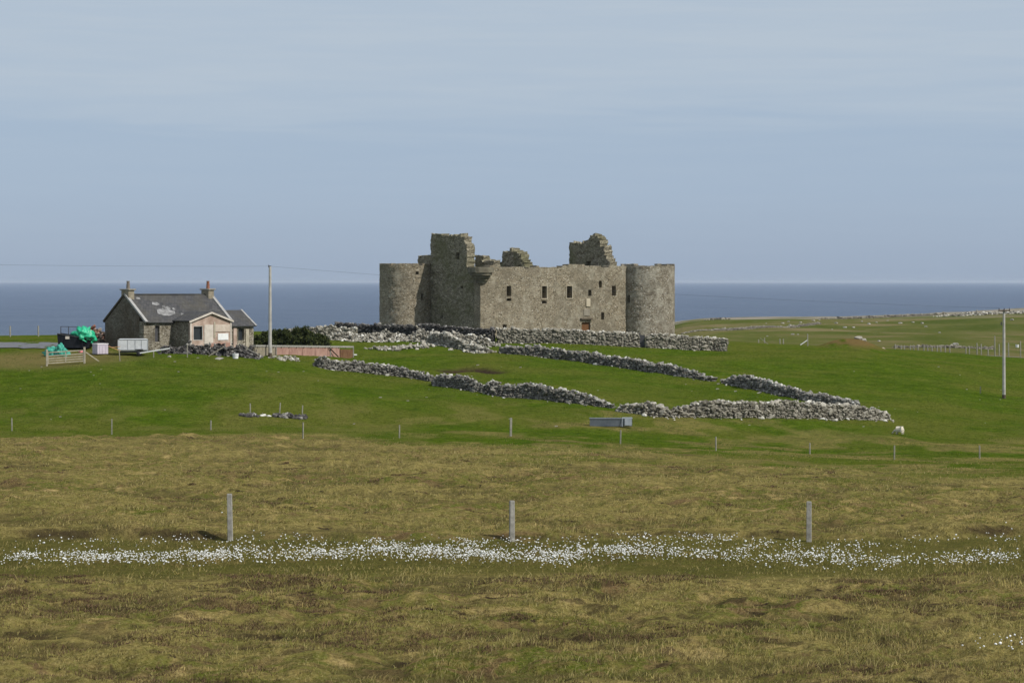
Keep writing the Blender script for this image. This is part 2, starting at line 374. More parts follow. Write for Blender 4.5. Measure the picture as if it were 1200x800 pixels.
# ------------------------------------------------------------------ rocks
def ico(sub):
    bm = bmesh.new(); bmesh.ops.create_icosphere(bm, subdivisions=sub, radius=1)
    V = np.array([v.co[:] for v in bm.verts]); T = np.array([[v.index for v in f.verts] for f in bm.faces]); bm.free(); return V, T
def rock_protos(sub, n, seed):
    r = np.random.default_rng(seed); V0, T = ico(sub); out = []
    for k in range(n):
        V = V0.copy()
        V = np.sign(V)*np.abs(V)**.72                       # blockier
        for _ in range(6):                                  # chop with planes: angular stones
            nrm = r.normal(size=3); nrm /= np.linalg.norm(nrm); d = r.uniform(.55, .9)
            s = V@nrm; over = np.clip(s-d, 0, None); V = V-over[:, None]*nrm
        V *= 1+r.normal(0, .06, (len(V), 1)); out.append(V)
    return out, T
P2, T2 = rock_protos(2, 14, 3); P1, T1 = rock_protos(1, 12, 5)
def rocks(name, C, S, R, mat_, rnd=None, sub=1, extra=None, origin=None):
    """C centres (n,3), S half sizes (n,3), R yaw/pitch/roll (n,3) -> one mesh of many stones"""
    protos, T = (P2, T2) if sub == 2 else (P1, T1)
    n = len(C); m = len(protos[0]); V = np.zeros((n, m, 3)); pid = RNG.integers(0, len(protos), n)
    A = np.array(protos)[pid]*S[:, None, :]
    cy, sy = np.cos(R[:, 0]), np.sin(R[:, 0]); cp, sp = np.cos(R[:, 1]), np.sin(R[:, 1]); cr, sr = np.cos(R[:, 2]), np.sin(R[:, 2])
    Rz = np.zeros((n, 3, 3)); Rz[:, 0, 0] = cy; Rz[:, 0, 1] = -sy; Rz[:, 1, 0] = sy; Rz[:, 1, 1] = cy; Rz[:, 2, 2] = 1
    Rx = np.zeros((n, 3, 3)); Rx[:, 0, 0] = 1; Rx[:, 1, 1] = cp; Rx[:, 1, 2] = -sp; Rx[:, 2, 1] = sp; Rx[:, 2, 2] = cp
    Ry = np.zeros((n, 3, 3)); Ry[:, 1, 1] = 1; Ry[:, 0, 0] = cr; Ry[:, 0, 2] = sr; Ry[:, 2, 0] = -sr; Ry[:, 2, 2] = cr
    M = Rz@Rx@Ry
    V = np.einsum('nij,nmj->nmi', M, A)+C[:, None, :]
    T = (T[None]+(np.arange(n)*m)[:, None, None]).reshape(-1, 3)
    rr = RNG.random(n) if rnd is None else rnd
    org = np.array(origin if origin is not None else C.mean(0)); V = V.reshape(-1, 3)-org
    rv = np.repeat(rr, m)
    if extra is not None:
        eV, eT = extra; T = np.concatenate([T, eT+len(V)]); V = np.concatenate([V, eV-org]); rv = np.concatenate([rv, np.full(len(eV), .05)])
    o = np_mesh(name, V, tris=T, mat=mat_, rnd=rv); o.location = org; return o
def drywall(name, pts, label, mat_=None, width=.75, stone=.26, group=None, ragged=.3, spill=.6, cat='stone wall', sub=1):
    """pts: (point, height m). A dry-stone wall, stones laid on both faces over a rubble core."""
    P = np.array([p[0][:] for p in pts], float); H = np.array([p[1] for p in pts], float)
    seg = np.hypot(*(np.diff(P[:, :2], axis=0).T)); S = np.concatenate([[0], np.cumsum(seg)]); L = S[-1]
    def ev(s):
        x = np.interp(s, S, P[:, 0]); y = np.interp(s, S, P[:, 1]); h = np.interp(s, S, H)
        x2 = np.interp(s+.4, S, P[:, 0])-np.interp(s-.4, S, P[:, 0]); y2 = np.interp(s+.4, S, P[:, 1])-np.interp(s-.4, S, P[:, 1])
        l = np.hypot(x2, y2)+1e-9; return x, y, h, x2/l, y2/l
    sd = int(abs(P[0, 0]*37)+abs(P[0, 1]*11)) % 997
    C = []; Sz = []; R = []; Q = []
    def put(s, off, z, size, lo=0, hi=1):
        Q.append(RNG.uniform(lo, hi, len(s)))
        x, y, h, tx, ty = ev(s); X = x-ty*off; Y = y+tx*off
        C.append(np.stack([X, Y, G(X, Y)+z], 1)); k = len(s)
        size = size*np.where(RNG.random(k) < .16, RNG.uniform(1.3, 1.9, k), RNG.uniform(.75, 1.15, k))
        Sz.append(np.stack([size*RNG.uniform(.45, .95, k), size*RNG.uniform(.40, .62, k), size*RNG.uniform(.28, .52, k)], 1))
        R.append(np.stack([np.arctan2(ty, tx)+RNG.normal(0, .4, k), RNG.normal(0, .34, k), RNG.normal(0, .36, k)], 1))
    hmax = H.max(); nrow = int(hmax/(stone*.72))+2; ns = int(L/(stone*.95))
    for side in (-1, 1):
        for k in range(nrow):
            s = (np.arange(ns)+RNG.random(ns)*.8)*L/ns; z = (k+.3)*stone*.72
            h = ev(s)[2]*(1+ragged*fbm(s*.45, s*0+sd, 3, 3))
            keep = (z < h+.02) & (h > .1); s = s[keep]; h = h[keep]
            if len(s) == 0: continue
            put(s, side*(width/2*(1-.42*np.clip(z/np.maximum(h, .3), 0, 1)))+RNG.normal(0, .035, len(s)), z+RNG.normal(0, .03, len(s)), stone*RNG.uniform(.75, 1.25, len(s)), 0, .62)  # face stones kept to dark tones, shade painted into their colour
    # cope stones, toned paler to paint sunlight along the wall top
    n = int(L/stone*1.5); s = RNG.random(n)*L; h = ev(s)[2]*(1+ragged*fbm(s*.45, s*0+sd, 3, 3)); k = h > .15; s = s[k]; h = h[k]
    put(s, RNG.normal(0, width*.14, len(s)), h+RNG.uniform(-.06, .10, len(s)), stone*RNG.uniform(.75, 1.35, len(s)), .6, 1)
    # fallen stones by the foot
    n = int(L*spill*3); s = RNG.random(n)*L
    put(s, np.where(RNG.random(n) < .5, -1, 1)*(width*.5+np.abs(RNG.normal(0, .45, n))), RNG.uniform(0, .08, n), stone*RNG.uniform(.5, 1.1, n), .3, 1)
    C = np.concatenate(C); Sz = np.concatenate(Sz); R = np.concatenate(R)
    # core
    ks = np.linspace(0, L, max(4, int(L/.5))); x, y, h, tx, ty = ev(ks); h = np.maximum(h*(1+ragged*fbm(ks*.45, ks*0+sd, 3, 3))-.12, -.2)
    sec = []
    for off, zz in ((-width*.42, -.3), (-width*.24, 1), (width*.24, 1), (width*.42, -.3)):
        X = x-ty*off; Y = y+tx*off; sec.append(np.stack([X, Y, G(X, Y)+(h if zz == 1 else zz)], 1))
    V = np.stack(sec, 1).reshape(-1, 3); T = []
    for i in range(len(ks)-1):
        for j in range(4):
            a = i*4+j; b_ = i*4+(j+1) % 4; T += [(a, b_, b_+4), (a, b_+4, a+4)]
    T += [(0, 1, 2), (0, 2, 3)]; e = (len(ks)-1)*4; T += [(e, e+2, e+1), (e, e+3, e+2)]
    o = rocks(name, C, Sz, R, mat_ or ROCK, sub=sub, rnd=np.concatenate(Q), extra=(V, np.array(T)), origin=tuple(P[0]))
    return tag(o, label, cat, group)
def pile(name, path, n, spread, size, height, label, mat_=None, cat='rubble', group=None, sub=1):
    P = np.array([p[:] for p in path], float); seg = np.hypot(*(np.diff(P[:, :2], axis=0).T)); S = np.concatenate([[0], np.cumsum(seg)])
    s = RNG.random(n)*S[-1]; x = np.interp(s, S, P[:, 0]); y = np.interp(s, S, P[:, 1])
    ox = np.clip(RNG.normal(0, spread, n), -1.9*spread, 1.9*spread); oy = np.clip(RNG.normal(0, spread, n), -1.9*spread, 1.9*spread); x = x+ox; y = y+oy
    rr = np.hypot(ox, oy)/spread; lump = .6+.8*vnoise(x/1.3, y/1.3, 77)
    z = G(x, y)+np.clip(1-rr/2.2, 0, 1)*height*lump*RNG.uniform(.1, 1, n)
    k = size*RNG.uniform(.5, 1.3, n)
    o = rocks(name, np.stack([x, y, z], 1), np.stack([k*RNG.uniform(.5, .9, n), k*RNG.uniform(.4, .8, n), k*RNG.uniform(.3, .6, n)], 1),
              np.stack([RNG.random(n)*6.3, RNG.normal(0, .5, n), RNG.normal(0, .5, n)], 1), mat_ or ROCKP, sub=sub, origin=tuple(P[0]))
    return tag(o, label, cat, group)
def W(pts):  # (px, py, height in photo px) -> wall points
    out = []
    for px, py, hp in pts:
        p = at(px, py); out.append((p, hp*p.y/F))
    return out

# ------------------------------------------------------------------ ground
def build_ground():
    az = np.concatenate([np.radians(np.linspace(-180, -30, 26)[:-1]), np.radians(np.linspace(-30, -13, 40)[:-1]), np.radians(np.linspace(-13, 13, 760)), np.radians(np.linspace(13, 30, 40)[1:]), np.radians(np.linspace(30, 180, 26)[1:])])
    r = [0.0, 2, 5, 10, 16, 22, 28, 33, 37]; d = 38.
    while d < 345: r.append(d); d += max(.11, d*d/(F*(9.0))*.95 if d < 160 else .85)
    while d < 1600: r.append(d); d += d*.009
    r = np.array(r); A, Rr = np.meshgrid(az, r); X = Rr*np.sin(A); Y = Rr*np.cos(A)
    Z = G(X, Y); Z[0] = -1.7
    nr, na = X.shape; V = np.stack([X, Y, Z], 2).reshape(-1, 3)
    i, j = np.meshgrid(np.arange(nr-1), np.arange(na-1), indexing='ij'); a = (i*na+j).ravel()
    Q = np.stack([a, a+1, a+na+1, a+na], 1)
    x, y, z = V.T; m = moor_mask(x, y); rad = np.hypot(x, y)
    m = np.maximum(m, .75*rough_edge(x, y))
    pl = peat_line(x); am = .5+.5*fbm(x/3.4, x*0+9.1, 33, 2)
    face = np.exp(-((y-pl+.12)/.30)**2)
    peat = sstep(.45, .95, face*(.35+.9*am))*(np.abs(x) < 40)*sstep(-.35, .25, fbm(x/1.3, y/.5, 35, 3))*.8
    # a few hags where the turf is broken
    hag = sstep(.30, .44, fbm(x/1.0, y/.8, 51, 4))*m*(rad < 65)
    peat = np.maximum(peat, hag*.6)
    hol = sstep(.06, -.22, .6*fbm(x/2.3, y/2.3, 1, 3)+.5*fbm(x/.75, y/.75, 2, 3))*m
    wet = sstep(63.5, 67, y+1.2*fbm(x/4, y/4, 61, 3))*sstep(pl+.2, pl-1.0, y)*.8
    far = sstep(322, 345, rad+8*fbm(x/20, y/20, 62, 3))*(x > 0)
    # fresh brown mound and old peat cut
    mpos = at(998, 409); sm = np.exp(-(((x-mpos.x)/3.6)**2+((y-mpos.y)/5.0)**2)**1.3)
    spos = at(552, 434); so = np.exp(-(((x-spos.x)/3.0)**2+((y-spos.y-.9*np.sin(x*1.3))/2.6)**2)**2)*sstep(-.6, -.1, fbm(x/1.2, y/1.6, 71, 3))
    shore = sstep(840, 930, y+50*fbm(x/40, y/40, 81, 4))*(x > 0)*sstep(-.5, .1, fbm(x/18, y/22, 82, 4)) 
    dryz = at(20, 410); dry = np.exp(-(((x-dryz.x-4)/9)**2+((y-dryz.y+10)/7)**2)**2)*.8
    ctr = at(1180, 416); dry = np.maximum(dry, np.exp(-(((x-ctr.x)/28)**2+((y-390)/34)**2)**2)*.6*(y > 325))
    V[:, 2] += (sm*1.25+ -.5*so)
    o = np_mesh('ground', V, quads=Q, mat=ground_mat(), smooth=True, attrs={'moor': m, 'peat': np.maximum(peat, np.clip(so*2., 0, 1)), 'hol': hol, 'wet': wet, 'far': far, 'soil': np.clip(sm*1.5*sstep(-.5,.0,fbm(x/1.5,y/1.5,72,3)), 0, 1)*(1-np.clip(so*2, 0, 1)), 'shore': shore*.8, 'dry': dry})
    tag(o, kind='structure')
build_ground()
# sea
def sea():
    m, nt, b = mat('sea_water'); p = wpos(nt)
    sw = noise_n(nt, stretch(nt, p, (1, 2.2, 1)), .010, 6, .6, .3)
    c = ramp(nt, sw, [(.35, (.082,.125,.205)), (.65, (.115,.162,.25))])
    nt.links.new(c, b.inputs['Base Color']); b.inputs['Roughness'].default_value = .42; b.inputs['Specular IOR Level'].default_value = .35; b.inputs['IOR'].default_value = 1.33
    h = math_n(nt, 'ADD', noise_n(nt, p, .16, 8, .7), noise_n(nt, p, .02, 4, .6)); bump(nt, b, h, 1.0, 7.0)
    R = 60000.; n = 96; V = [(0, 0, 0)]+[(R*math.sin(2*math.pi*i/n), R*math.cos(2*math.pi*i/n), 0) for i in range(n)]
    o = mesh_obj('sea', V, [(0, 1+(i+1) % n, 1+i) for i in range(n)], m); o.location = (0, 0, -20); tag(o, kind='structure')
sea()
# road at the left
def road():
    V = []; n = 60; 
    for i in range(n+1):
        t = i/n; px = -260+t*332; yc = 405.6-.8*t
        q = at(px, yc); 
        d0, d1 = q.y-15, q.y+13
        if px > 45: f = (px-45)/27.; d0 += 12*f; d1 -= 1.0*f
        for d in (d0, (2*d0+d1)/3, (d0+2*d1)/3, d1):
            x = (px-HX)/F*d; V.append((x, d, g1(x, d)+.07))
    Q = [(i*4+j, i*4+j+4, i*4+j+5, i*4+j+1) for i in range(n) for j in range(3)]
    tag(mesh_obj('road', V, Q, ROADM, smooth=True), kind='structure')
road()
def far_track():
    V = []; n = 40
    for i in range(n+1):
        px = 1132+i*4.; d = 395+6*math.sin(i*.2)
        for dd in (d-2.2, d, d+2.2):
            x = (px-HX)/F*dd; V.append((x, dd, g1(x, dd)+.12))
    Q = [(i*3+j, i*3+j+3, i*3+j+4, i*3+j+1) for i in range(n) for j in range(2)]
    tag(mesh_obj('track', V, Q, ROADM, smooth=True), kind='structure')
far_track()

# ------------------------------------------------------------------ moor grass and cotton grass
def grass():
    n = 420000
    u = RNG.random(n); d = 40*(165/40.)**(u**.85)       # more blades close to the camera
    x = (RNG.random(n)*2-1)*.245*d; y = np.sqrt(np.maximum(d*d-x*x*.0, 1))
    clump = fbm(x/1.1, y/1.1, 91, 3); keep = (clump+RNG.normal(0, .22, n) > -.12) & (RNG.random(n) < moor_mask(x, y)+.05)
    keep &= ~((y > 65) & (y < peat_line(x)) & (RNG.random(n) < .45))
    x = x[keep]; y = y[keep]; clump = clump[keep]; n = len(x); d = y
    z = G(x, y)-.01; big = vnoise(x/7., y/7., 92)
    hgt = (.035+.09*RNG.random(n)**2+.07*np.clip(clump, 0, 1))*(.6+.8*big)*np.interp(d, [45, 80, 165], [1, .95, .8]); tall = RNG.random(n) < np.where(d < 63, .022, .006); hgt[tall] *= 2.6; hgt[tall & (d > 66)] *= .6
    w = (.0042+.0035*RNG.random(n))*(d/50.)**.9; w[tall] *= .8
    a = RNG.random(n)*2*np.pi; lean = hgt*RNG.uniform(.2, 1.5, n); la = RNG.normal(.6, 1.3, n)
    dx = np.cos(a)*w; dy = np.sin(a)*w; lx = np.cos(la)*lean; ly = np.sin(la)*lean
    V = np.zeros((n, 5, 3))
    V[:, 0] = np.stack([x-dx, y-dy, z], 1); V[:, 1] = np.stack([x+dx, y+dy, z], 1)
    V[:, 2] = np.stack([x-dx*.8+lx*.35, y-dy*.8+ly*.35, z+hgt*.6], 1); V[:, 3] = np.stack([x+dx*.8+lx*.35, y+dy*.8+ly*.35, z+hgt*.6], 1)
    V[:, 4] = np.stack([x+lx, y+ly, z+hgt], 1)
    b = np.arange(n)*5
    o = np_mesh('moor_grass', V.reshape(-1, 3), quads=np.stack([b, b+1, b+3, b+2], 1), tris=np.stack([b+2, b+3, b+4], 1), mat=blade_mat(), rnd=np.repeat(RNG.random(n), 5))
    tag(o, 'rough moor grass and sedge over the boggy foreground', 'grass', kind='stuff')
grass()
def heather():
    m, nt, b = mat('heather_sprigs'); c = ramp(nt, attr(nt, 'rnd'), [(0, (.06,.038,.026)), (.45, (.12,.075,.046)), (.8, (.18,.12,.07)), (1, (.12,.13,.035))]); nt.links.new(c, b.inputs['Base Color']); b.inputs['Specular IOR Level'].default_value = 0
    k = 1500; cd = np.sqrt(RNG.uniform(41**2, 66**2, k)); cx = (RNG.random(k)*2-1)*.24*cd; f = fbm(cx/3., cd/3., 151, 3); ok = f+RNG.normal(0, .1, k) > .05
    cx = cx[ok]; cd = cd[ok]
    k2 = 300; d2 = RNG.uniform(76.5, 130, k2); x2 = (RNG.random(k2)*2-1)*.22*d2; ok = fbm(x2/4., d2/4., 152, 3) > .1; cx = np.concatenate([cx, x2[ok]]); cd = np.concatenate([cd, d2[ok]])
    per = 110; n = len(cx)*per; ci = np.repeat(np.arange(len(cx)), per); rad = RNG.uniform(.15, .55, len(cx))[ci]; th = RNG.random(n)*6.28; rr = rad*RNG.random(n)**.6
    x = cx[ci]+np.cos(th)*rr*1.5; y = cd[ci]+np.sin(th)*rr; z = G(x, y)-.01; h = RNG.uniform(.03, .10, n)*(1.25-rr/rad*.6); w = .009*(y/50.); a = RNG.random(n)*6.28
    dx = np.cos(a)*w; dy = np.sin(a)*w; V = np.zeros((n, 3, 3)); V[:, 0] = np.stack([x-dx, y-dy, z], 1); V[:, 1] = np.stack([x+dx, y+dy, z], 1); V[:, 2] = np.stack([x+RNG.normal(0, .03, n), y+RNG.normal(0, .03, n), z+h], 1)
    q = np.arange(n)*3; o = np_mesh('heather', V.reshape(-1, 3), tris=np.stack([q, q+1, q+2], 1), mat=m, rnd=np.repeat(RNG.random(n), 3))
    tag(o, 'low brown heather tufts dotted through the foreground moor', 'heather', kind='stuff')
heather()
def meadow():
    m, nt, b = mat('meadow_blades'); c = ramp(nt, attr(nt, 'rnd'), [(0, (.046,.082,.008)), (.5, (.078,.122,.012)), (.85, (.125,.152,.028)), (1, (.25,.23,.09))]); nt.links.new(c, b.inputs['Base Color']); b.inputs['Specular IOR Level'].default_value = 0
    n = 200000; d = np.sqrt(RNG.uniform(148**2, 290**2, n)); x = (RNG.random(n)*2-1)*.235*d; y = d
    cl = fbm(x/2.2, y/2.2, 191, 4); keep = (cl+RNG.normal(0, .15, n) > -.02) & (RNG.random(n) > moor_mask(x, y)*.9); sp_ = at(552, 434); keep &= ~((np.abs(x-sp_.x) < 3.2) & (np.abs(y-sp_.y) < 4)); mp_ = at(998, 409); keep &= ~((np.abs(x-mp_.x) < 4) & (np.abs(y-mp_.y) < 4)); x = x[keep]; y = y[keep]; cl = cl[keep]; n = len(x)
    z = G(x, y)-.01; h = .03+.05*RNG.random(n)+.10*np.clip(cl, 0, 1)*RNG.random(n); w = RNG.uniform(.010, .03, n); a = RNG.random(n)*6.28
    dx = np.cos(a)*w; dy = np.sin(a)*w; V = np.zeros((n, 3, 3)); V[:, 0] = np.stack([x-dx, y-dy, z], 1); V[:, 1] = np.stack([x+dx, y+dy, z], 1); V[:, 2] = np.stack([x+RNG.normal(.02, .04, n), y+RNG.normal(0, .04, n), z+h], 1)
    q = np.arange(n)*3; big = vnoise(x/6., y/6., 192)
    o = np_mesh('meadow_grass', V.reshape(-1, 3), tris=np.stack([q, q+1, q+2], 1), mat=m, rnd=np.repeat(np.clip(RNG.random(n)**1.3*.75+.35*(big-.4), 0, 1), 3))
    tag(o, 'short grazed green grass of the field round the dykes', 'grass', kind='stuff')
meadow()
def cotton():
    m, nt, b = mat('cotton_fluff'); b.inputs['Base Color'].default_value = (.74,.74,.71,1); b.inputs['Roughness'].default_value = 1
    pts = []
    def dens(px, py):
        c = np.interp(px, [0, 100, 200, 320, 450, 560, 650, 720, 820, 900, 960, 1050, 1100, 1150, 1195], [650, 652, 651, 648, 645, 648, 650, 645, 646, 650, 652, 656, 655, 651, 654])
        wd = np.interp(px, [0, 200, 400, 600, 800, 1000, 1200], [4.5, 5, 5.5, 6, 7, 6.5, 4])
        s = np.interp(px, [0, 60, 300, 600, 720, 760, 840, 960, 1020, 1090, 1105, 1190, 1200], [.6, .85, 1, .85, .7, .36, .30, .55, .5, .15, .42, .38, .05])
        core = np.exp(-((py-c)/wd)**2)*s
        top = np.exp(-((py-633-3*np.sin(px/70))/4)**2)*np.interp(px, [0, 60, 120, 260, 420, 540, 600, 720, 900, 1000, 1200], [.12, .18, .10, .25, .22, .4, .15, .3, .55, .25, .12])
        patch = sstep(-.25, .3, fbm(px/26., py/4.5, 101, 4))
        return (core*(.25+.9*patch)+top*.55*patch)
    n = 80000; d = RNG.uniform(62, 79, n); x = (RNG.random(n)*2-1)*.23*d; z = G(x, d)
    px = HX+F*x/d; py = HY-F*(z+.15)/d
    k = RNG.random(n) < dens(px, py)*1.4*np.interp(d, [62, 79], [1, 1]); x = x[k]; y = d[k]
    ex = []
    for (cx, cy, nn, sx) in ((1193, 766, 12, .16), (1176, 766, 6, .2), (1152, 765, 7, .2), (546, 668, 2, .1), (255, 610, 1, .1), (1150, 622, 2, .5)):
        p = at(cx, cy); ex += [(p.x+random.gauss(0, sx), p.y+random.gauss(0, .25)) for _ in range(nn)]
    x = np.concatenate([x, [e[0] for e in ex]]); y = np.concatenate([y, [e[1] for e in ex]])
    n = len(x); print('cotton heads', n)
    z = G(x, y); h = RNG.uniform(.08, .26, n); r = RNG.uniform(.008, .022, n)*np.where(RNG.random(n) < .10, 1.4, 1)
    V0, T0 = ico(1); V0 = V0[:]; m_ = len(V0)
    Vf = V0[None]*np.stack([r*RNG.uniform(.9, 1.4, n), r*RNG.uniform(.8, 1.3, n), r*RNG.uniform(.7, 1.15, n)], 1)[:, None, :]*(1+RNG.normal(0, .16, (n, m_, 1)))
    lx = RNG.normal(.03, .03, n); Vf += np.stack([x+lx, y, z+h], 1)[:, None, :]
    T = (T0[None]+(np.arange(n)*m_)[:, None, None]).reshape(-1, 3)
    o = np_mesh('cotton_grass', Vf.reshape(-1, 3), tris=T, mat=m, smooth=True)
    tag(o, 'band of white cotton grass heads across the wet bog', 'cotton grass', kind='stuff')
    Vs = np.zeros((n, 3, 3)); wv = .004
    Vs[:, 0] = np.stack([x-wv, y, z], 1); Vs[:, 1] = np.stack([x+wv, y, z], 1); Vs[:, 2] = np.stack([x+lx, y, z+h], 1); q = np.arange(n)*3
    s = np_mesh('cotton_stem', Vs.reshape(-1, 3), tris=np.stack([q, q+1, q+2], 1), mat=bpy.data.materials['moor_grass_blades'], rnd=np.full(n*3, .5)); s.parent = o; s['kind'] = 'stuff'
cotton()

# ------------------------------------------------------------------ masonry slabs with real openings
def slab(name, org, u, n, L, t, z0, top, holes=(), mat_=None, parent=None, step=.28, cyl=None, jit=.035, sr=None):
    """wall of thickness t along u from org; outer face towards n. top(s)->height. holes: (s0,s1,z0,z1). cyl=(centre, radius, a0) bends it round a tower."""
    s_l = sorted(set([round(v, 4) for v in list(np.arange(0, L, step))+[L]+[h[i] for h in holes for i in (0, 1)]]))
    zt = max(top(s) for s in np.linspace(0, L, 200)); zm = min(top(s) for s in np.linspace(0, L, 200))
    z_l = sorted(set([round(v, 4) for v in list(np.arange(z0, zt+.2, step*.8))+[h[i] for h in holes for i in (2, 3)]]))
    def thin(l, keep):
        out = []
        for v in l:
            if out and v-out[-1] < .07:
                if v in keep: out[-1] = v
                continue
            out.append(v)
        return out
    s_l = thin(s_l, [0, round(L, 4)]+[round(h[i], 4) for h in holes for i in (0, 1)]); z_l = thin(z_l, [round(h[i], 4) for h in holes for i in (2, 3)])
    ns, nz = len(s_l)-1, len(z_l)-1
    occ = np.zeros((ns, nz), bool)
    for i in range(ns):
        sm = (s_l[i]+s_l[i+1])/2; tp = top(sm)
        for k in range(nz):
            zm_ = (z_l[k]+z_l[k+1])/2
            occ[i, k] = zm_ < tp and not any(h[0] < sm < h[1] and h[2] < zm_ < h[3] for h in holes)
    V = []; idx = {}; UV = []; Fc = []
    org = Vector(org); u = Vector(u); n = Vector(n)
    hs = set(round(h[i], 4) for h in holes for i in (0, 1)); hz = set(round(h[i], 4) for h in holes for i in (2, 3))
    def vid(i, k, side):
        key = (i, k, side)
        if key in idx: return idx[key]
        s, z = s_l[i], z_l[k]; q = Vector((s*1.7+side*9, z*1.7, org.x*.3+org.y*.1))
        js = (mnoise.noise(q*1.9)*jit*2 if round(s, 4) not in hs else 0); jz = (mnoise.noise(q*2.3+Vector((5, 5, 5)))*jit*2.5 if round(z, 4) not in hz else 0)
        jn = mnoise.noise(q*1.3+Vector((9, 1, 3)))*jit*1.5
        if 0 < i < ns: s += js
        if k > 0: z += jz
        off = (0 if side == 0 else -t)+jn
        if cyl:
            c, r, a0 = cyl; a = a0+s/r; rr = r+off
            p = Vector((c[0]+math.cos(a)*rr, c[1]+math.sin(a)*rr, z))
        else: p = org+u*s+n*off; p.z = z
        idx[key] = len(V); V.append(p); return idx[key]
    def face(q, uvs): Fc.append(tuple(q)); UV.extend(uvs)
    for i in range(ns):
        for k in range(nz):
            if not occ[i, k]: continue
            a, b, c, d = s_l[i], s_l[i+1], z_l[k], z_l[k+1]
            face([vid(i, k, 0), vid(i+1, k, 0), vid(i+1, k+1, 0), vid(i, k+1, 0)], [(a, c), (b, c), (b, d), (a, d)])
            face([vid(i+1, k, 1), vid(i, k, 1), vid(i, k+1, 1), vid(i+1, k+1, 1)], [(b+50, c), (a+50, c), (a+50, d), (b+50, d)])
            wrap = cyl and sr
            if (i == 0 and not wrap) or (i > 0 and not occ[i-1, k]): face([vid(i, k, 1), vid(i, k, 0), vid(i, k+1, 0), vid(i, k+1, 1)], [(0, c), (t, c), (t, d), (0, d)])
            if (i == ns-1 and not wrap) or (i < ns-1 and not occ[i+1, k]): face([vid(i+1, k, 0), vid(i+1, k, 1), vid(i+1, k+1, 1), vid(i+1, k+1, 0)], [(0, c), (t, c), (t, d), (0, d)])
            if k == nz-1 or not occ[i, k+1]: face([vid(i, k+1, 0), vid(i+1, k+1, 0), vid(i+1, k+1, 1), vid(i, k+1, 1)], [(a, 0), (b, 0), (b, t), (a, t)])
            if k > 0 and not occ[i, k-1]: face([vid(i, k, 1), vid(i+1, k, 1), vid(i+1, k, 0), vid(i, k, 0)], [(a, 0), (b, 0), (b, t), (a, t)])
    base = parent.matrix_world.inverted() if parent else Matrix()
    if parent: V = [v-Vector(parent.location) for v in V]
    return mesh_obj(name, V, Fc, mat_, parent, uv=UV)
def nz1(x, seed, sc=1.): return float(fbm(np.array([x*sc]), np.array([seed*3.7]), seed, 3)[0])

